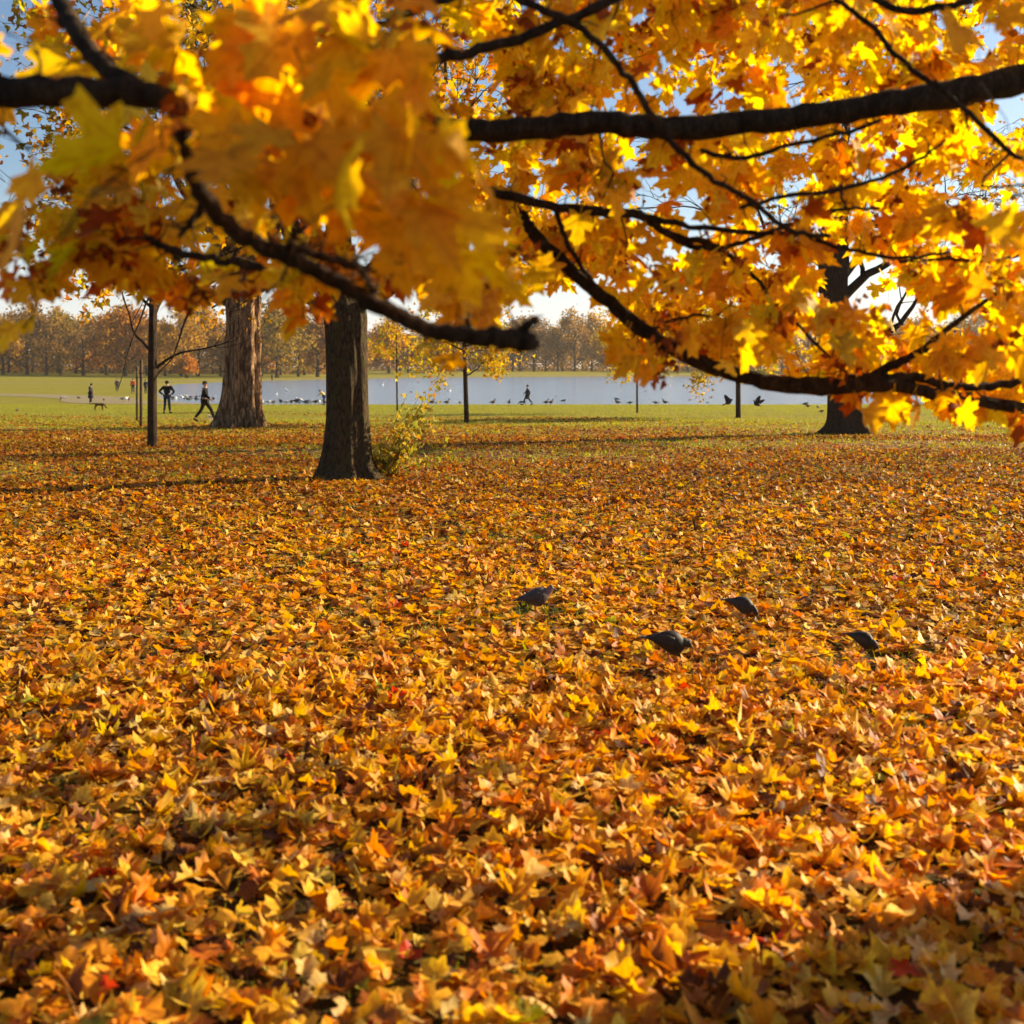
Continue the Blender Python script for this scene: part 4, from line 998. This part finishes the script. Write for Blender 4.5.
# ---------------------------------------------------------------- dogs
def dog(label, u, v, length_px, rz, c, sniff=True):
    p = ground_at(u, v); k_ = length_px*p[1]/F/.95
    t = tag(empty('dog', p, rz), label, 'dog'); t.scale = (k_,)*3
    V = [(-.30, 0, .50), (-.05, 0, .48), (.22, 0, .47), (.33, 0, .52)]; R = [.10, .105, .13, .10]; E = [(0, 1), (1, 2), (2, 3)]
    hd = [(.44, 0, .40), (.52, 0, .27), (.60, 0, .16)] if sniff else [(.42, 0, .64), (.50, 0, .70), (.62, 0, .66)]
    n = len(V); V += hd; R += [.065, .062, .03]; E += [(3, n), (n, n+1), (n+1, n+2)]
    n = len(V); V += [(-.42, 0, .56), (-.55, 0, .62)]; R += [.03, .018]; E += [(0, n), (n, n+1)]
    for s in (1, -1):
        n = len(V); V += [(.24, .08*s, .36), (.23, .085*s, .18), (.25, .085*s, .04), (.29, .085*s, .02)]; R += [.055, .032, .026, .026]; E += [(2, n), (n, n+1), (n+1, n+2), (n+2, n+3)]
        n = len(V); V += [(-.26, .08*s, .36), (-.38, .085*s, .20), (-.34, .085*s, .04), (-.29, .085*s, .02)]; R += [.07, .034, .026, .026]; E += [(0, n), (n, n+1), (n+1, n+2), (n+2, n+3)]
    obj('body', skin_mesh('body', V, E, R, 1), cloth(c), t)
    h = np.array(hd[1])
    for s in (1, -1): obj('ear', tubes_mesh('ear', [(np.array([h+(-.03, .05*s, .03), h+(-.05, .075*s, .0), h+(-.05, .07*s, -.06)]), np.array([.02, .026, .01]))], 6), cloth(tuple(x*.6 for x in c)), t)
dog('brown dog sniffing the lawn beside the person in a dark coat', 99.5, 410.5, 12, 0, (.12, .065, .02))
dog('small cream dog at the heels of the striding walker', 211, 421.5, 9, 2.4, (.68, .55, .40), False)
dog('small dark dog at the feet of the long coated walker', 522.5, 405.3, 7, PI, (.03, .025, .02), True)

# ---------------------------------------------------------------- birds
BIRDM = {}
def bm(c):
    if c not in BIRDM: BIRDM[c] = plain_mat('feather', c, .6, .3, 50, .3, .2)
    return BIRDM[c]
def bird(name, cat, label, loc, rz, L_, body, wing, neck, head, beak, neck_h=.0, neck_f=.0, swim=False, group=None, peck=0.0, flying=0.0, tail=None, bank=0.0, stance=.24, tall=1.0):
    """L_ = body length with tail in metres; local size 1; +x forward"""
    t = tag(empty(name, loc, rz), label, cat, group); t.scale = (L_, L_, L_*tall)
    if flying: t.rotation_euler = (bank, -.35, rz)
    z0 = .0 if swim else stance
    if flying: z0 = 0
    tilt = .02 if not peck else -.22
    def T(x, z): return (x, z0+z+tilt*x if not swim else z+z0)
    rings = []
    for x, w_, h_, z in [(-.30, .015, .012, .17), (-.24, .07, .055, .165), (-.12, .12, .115, .165), (0, .15, .16, .165), (.12, .155, .175, .17), (.22, .12, .145, .185), (.29, .07, .08, .19), (.32, .02, .03, .195)]:
        X, Z = T(x, z); rings.append((X, 0, Z, w_, h_))
    obj('body', loft('body', rings, 14), bm(body), t)
    tl = []
    for x, w_, h_, z in [(-.20, .07, .03, .165), (-.34, .065, .018, .15), (-.50, .075, .01, .13), (-.52, .06, .005, .128)]:
        X, Z = T(x, z); tl.append((X, 0, Z, w_, h_))
    obj('tail', loft('tail', tl, 8), bm(tail or wing), t)
    # neck and head
    X, Z = T(.25, .20)
    if neck_h:
        hx, hz = X+.08+neck_f, Z+neck_h
        P = [(X-.03, 0, Z), (X+.03, 0, Z+neck_h*.35), (hx-.10, 0, Z+neck_h*.8), (hx, 0, hz)]; R = [.09, .055, .042, .05]
    else:
        hx, hz = X+.13, Z+.11-peck*.26
        P = [(X-.04, 0, Z-.02), (X+.05, 0, Z+.05-peck*.10), (hx, 0, hz)]; R = [.10, .075, .06]
    S = spline([(*a, b) for a, b in zip(P, R)], 5)
    obj('neck', tubes_mesh('neck', [(S[:, :3], S[:, 3])], 10), bm(neck), t)
    h = np.array((hx, 0, hz)); dn = np.array((1, 0, -.25-peck*1.2)); dn = dn/np.linalg.norm(dn)
    hr = .062 if not neck_h else .055
    hd = obj('head', tubes_mesh('head', [(np.array([h-dn*hr, h-dn*hr*.5, h, h+dn*hr*.6, h+dn*hr]), np.array([.02, hr*.9, hr, hr*.75, hr*.35]))], 12), bm(head), t)
    obj('beak', tubes_mesh('beak', [(np.array([h+dn*hr*.8, h+dn*(hr+.035), h+dn*(hr+.075)]), np.array([.02, .014, .003]))], 7), bm(beak), hd)
    for s in (1, -1): obj('eye', tubes_mesh('eye', [(np.array([h+(.018, s*hr*.78, .015), h+(.018, s*hr*1.02, .015)]), np.array([.013, .009]))], 7), bm((.30, .08, .02) if not neck_h else (.01, .01, .01)), hd)
    for s in (1, -1):
        if flying:
            a = flying
            y = lambda r: s*(.08+r*math.cos(a)); z_ = lambda r: .20+r*math.sin(a)
            V = []; 
            for r, x0, x1 in [(0, -.16, .18), (.18, -.16, .22), (.36, -.18, .18), (.52, -.18, .08), (.64, -.16, -.04)]:
                V += [(x0, y(r), z_(r)), (x1, y(r), z_(r)+.012), ((x0+x1)/2, y(r)-s*.014, z_(r)+.02), ((x0+x1)/2, y(r)+s*.008, z_(r)-.01)]
            Fc = []
            for i in range(4):
                a0, b0 = i*4, i*4+4; cyc = [0, 2, 1, 3]
                for q in range(4):
                    c1, c2 = cyc[q], cyc[(q+1) % 4]; Fc.append((a0+c1, a0+c2, b0+c2, b0+c1))
            Fc += [(0, 2, 1, 3), (16, 19, 17, 18)]
            obj('wing', mesh_np('wing', np.array(V), [np.array(Fc)], smooth=False), bm(wing), t)
        else:
            rg_ = []
            for x, w_, h_, z in [(.17, .02, .03, .19), (.10, .035, .085, .185), (0, .038, .10, .18), (-.12, .034, .08, .175), (-.25, .026, .05, .165), (-.38, .015, .022, .15), (-.42, .006, .01, .145)]:
                X, Z = T(x, z); yy = s*(.118 if x > -.1 else .118+(x+.1)*.24); rg_.append((X, yy, Z, w_, h_))
            wg = obj('wing', loft('wing', rg_, 10), bm(wing), t)
    if not swim and not flying:
        for s in (1, -1):
            a = np.array(T(.02, .06)); z_ = a[1]
            obj('leg', tubes_mesh('leg', [(np.array([(.02, s*.055, z_), (.0, s*.055, z_*.5), (.02, s*.055, .012)]), np.array([.022, .012, .010])),
                                          (np.array([(.02, s*.055, .012), (.10, s*.055, .006)]), np.array([.010, .005])), (np.array([(.02, s*.055, .012), (.08, s*.055+.04, .006)]), np.array([.010, .005])),
                                          (np.array([(.02, s*.055, .012), (.08, s*.055-.04, .006)]), np.array([.010, .005])), (np.array([(.02, s*.055, .012), (-.035, s*.055, .006)]), np.array([.010, .005]))], 6),
                bm((.45, .12, .08)), t)
    return t
GY = (.055, .055, .06); DG = (.022, .020, .020); GN = (.03, .06, .05); PB = (.10, .08, .07)
def pigeon(label, u, v, lpx, rz, peck, cols):
    p = ground_at(u, v+.24*lpx+8); L_ = lpx*p[1]/F/.92
    bird('pigeon', 'pigeon', label, (p[0], p[1], p[2]+.07), rz, L_, *cols, PB, peck=peck, stance=.10, tall=1.3, group='pigeons feeding on the fallen leaves')
pigeon('grey pigeon with head up and pinkish neck, farthest left of the four', 535, 606, 40, .18, 0.0, ((.055, .05, .055), (.04, .037, .04), (.17, .10, .13), (.06, .08, .08)))
pigeon('dark pigeon pecking with tail raised, between the middle and right birds', 741, 616, 36, -.35, .85, (DG, (.026, .024, .026), DG, DG))
pigeon('nearly black pigeon crouched low, largest and nearest of the four', 668, 659, 50, .05, .45, ((.010, .009, .009), (.016, .014, .014), (.02, .025, .022), (.010, .010, .011)))
pigeon('small dark pigeon facing away, rightmost of the four', 862, 648, 35, -.6, .75, ((.016, .015, .015), (.022, .02, .02), DG, DG))

# two dark birds taking off over the lawn
for (u, v, d, lpx, rz, fa, bk, lab) in [(728, 404.5, 44, 10, -.7, 1.25, -.5, 'dark bird in flight low over the lawn left of the slim trunk'), (756, 406, 42, 10.5, 2.3, 1.1, .45, 'dark bird in flight with raised wings right of the slim trunk')]:
    x, y, z = at(u, v, d)
    bird('flying_bird', 'bird', lab, (x, y, z), rz, lpx*d/F/.8, DG, DG, DG, DG, DG, flying=fa, bank=bk, group='birds in flight over the lawn')

# geese, gulls and swans
GB = (.13, .10, .075); GW = (.09, .07, .055); BK = (.012, .012, .012); WH = (.80, .80, .78)
def goose(u, v, hpx, rz, lab, up=True):
    p = ground_at(u, v); L_ = hpx*p[1]/F/.85
    bird('goose', 'goose', lab, p, rz, L_, GB, GW, BK, BK, BK, neck_h=.30 if up else .02, neck_f=0 if up else .12, group='geese on the near shore')
sub_ = ['short leafy shoots', 'shoots']
for (u, rz, up, lab) in [(431.5, 0, True, 'goose with raised neck at the shore right of the leafy shoots'), (446.5, .3, True, 'goose with raised neck left of the central young tree'), (460, 1, False, 'goose grazing just left of the central young tree'),
        (492.5, .2, True, 'goose with white tail right of the central young tree'), (509, -1.2, True, 'goose standing left of the long coated walker'), (546, .4, True, 'goose at the shore just right of the coated walker'),
        (550.5, .2, True, 'second goose right of the coated walker, by the first'), (618, 2.8, True, 'goose at the shore left of the hair thin stem'), (629.5, 0, False, 'goose with head down at the hair thin stem'),
        (656, 2.9, False, 'goose grazing right of the hair thin stem'), (665.5, 2.9, True, 'goose with raised neck right of the grazing one')]:
    goose(u, 405.6, 7.5 if up else 6.5, rz, lab, up)
def duck(u, v, lpx, rz, lab, c=(.05, .04, .03)):
    d = (EYE+1.5)*F/(v-HOR); x = (u-512)/F*d
    bird('duck', 'duck', lab, (x, d, -1.58), rz, lpx*d/F/.8, c, c, BK, BK, (.3, .2, .05), swim=True, neck_h=.12, group='ducks on the pond')
duck(563, 401.2, 6, 0, 'dark duck swimming right of the coated walker'); duck(555.5, 397, 3, 0, 'tiny duck farther out right of the coated walker'); duck(617, 399.5, 6, PI, 'dark duck swimming just off the shore at centre right')
duck(707, 402.8, 4, 0, 'small duck swimming left of the slim lawn trunk'); duck(645, 391.5, 3, 0, 'distant duck right of the hair thin stem')
def swan(u, v, lpx, rz, lab):
    d = (EYE+1.5)*F/(v-HOR); x = (u-512)/F*d
    bird('swan', 'swan', lab, (x, d, -1.58), rz, lpx*d/F/.8, WH, WH, WH, WH, (.75, .25, .03), swim=True, neck_h=.42, neck_f=.0, group='swans on the pond')
swan(287, 391.5, 5.5, 2.6, 'white swan out on the water between the two big trunks'); swan(449, 391.5, 5, .5, 'white swan on the water left of the central young tree'); swan(276, 394.5, 4, .5, 'small white swan nearer the fluted trunk')
swan(382, 385.5, 4, .5, 'white swan far out just right of the mossy trunk'); swan(670, 386, 3, .5, 'tiny far swan right of the hair thin stem')
def gull(u, v, hpx, rz, lab, white=True):
    p = ground_at(u, v); c = WH if white else (.06, .045, .035); sw = False
    if float(pond_dist(np.array([p[0]]), np.array([p[1]]))[0]) < .6:      # afloat
        d = (EYE+1.5)*F/(v-HOR); p = ((u-512)/F*d, d, -1.53); sw = True
    bird('gull' if white else 'duck', 'gull' if white else 'duck', lab, p, rz, hpx*p[1]/F/.5, c, (.45, .46, .48) if white else c, c, c, (.7, .4, .05), swim=sw, group='birds crowding the left shore')
rg = np.random.default_rng(15)
LU = [(300, True, 7), (262, True, 4), (268, True, 4), (281, False, 4.5), (291, False, 4), (296, False, 5), (306, False, 5), (310, True, 4), (315, False, 4), (319, True, 4), (330, True, 3.5), (273, False, 3.5), (325, False, 3.5), (286, True, 3.5)]
LU.sort(); cnt = {True: 0, False: 0}
for u, wht, s in LU:
    i = cnt[wht]; cnt[wht] += 1
    gull(u, 405.1-(rg.uniform(1, 2.5) if rg.uniform() < .3 else 0), s*1.1, rg.uniform(0, 6.28), ('white gull' if wht else 'brown duck')+' at the shore between the two big trunks, '+ORD[i]+' of its kind from left', wht)
LU = sorted([(rg.uniform(172, 214), rg.uniform(396.5, 400.5), rg.uniform() < .35) for _ in range(22)]); cnt = {True: 0, False: 0}
ORD2 = ORD+['thirteenth', 'fourteenth', 'fifteenth', 'sixteenth', 'seventeenth', 'eighteenth', 'nineteenth', 'twentieth', 'twenty first', 'twenty second']
for u, v, wht in LU:
    i = cnt[wht]; cnt[wht] += 1
    gull(u, v, rg.uniform(2.6, 4), rg.uniform(0, 6.28), ('pale gull' if wht else 'dark duck')+' in the flock behind the striding walker, '+ORD2[i]+' from left', wht)
for i, (u, v, s, wht) in enumerate([(17, 412.5, 3, False), (61, 400.5, 3, False), (64.5, 400, 3, True), (79, 400, 3, False), (104, 402, 3.2, False), (122, 401.5, 3.5, False), (125, 401.5, 4, True), (129, 402, 3.5, False)]):
    gull(u, v, s, 1.0+i, ('pale gull' if wht else 'dark bird')+' on the open left lawn, '+ORD[i]+' bird from the left edge', wht)
for i, (u, v, s) in enumerate([(805, 407, 4), (808, 409, 4), (818, 409.5, 3.5), (821, 414, 3.5)]):
    gull(u, v, s, 2.0*i, 'small dark bird left of the root flare tree, '+ORD[i]+' from left', False)
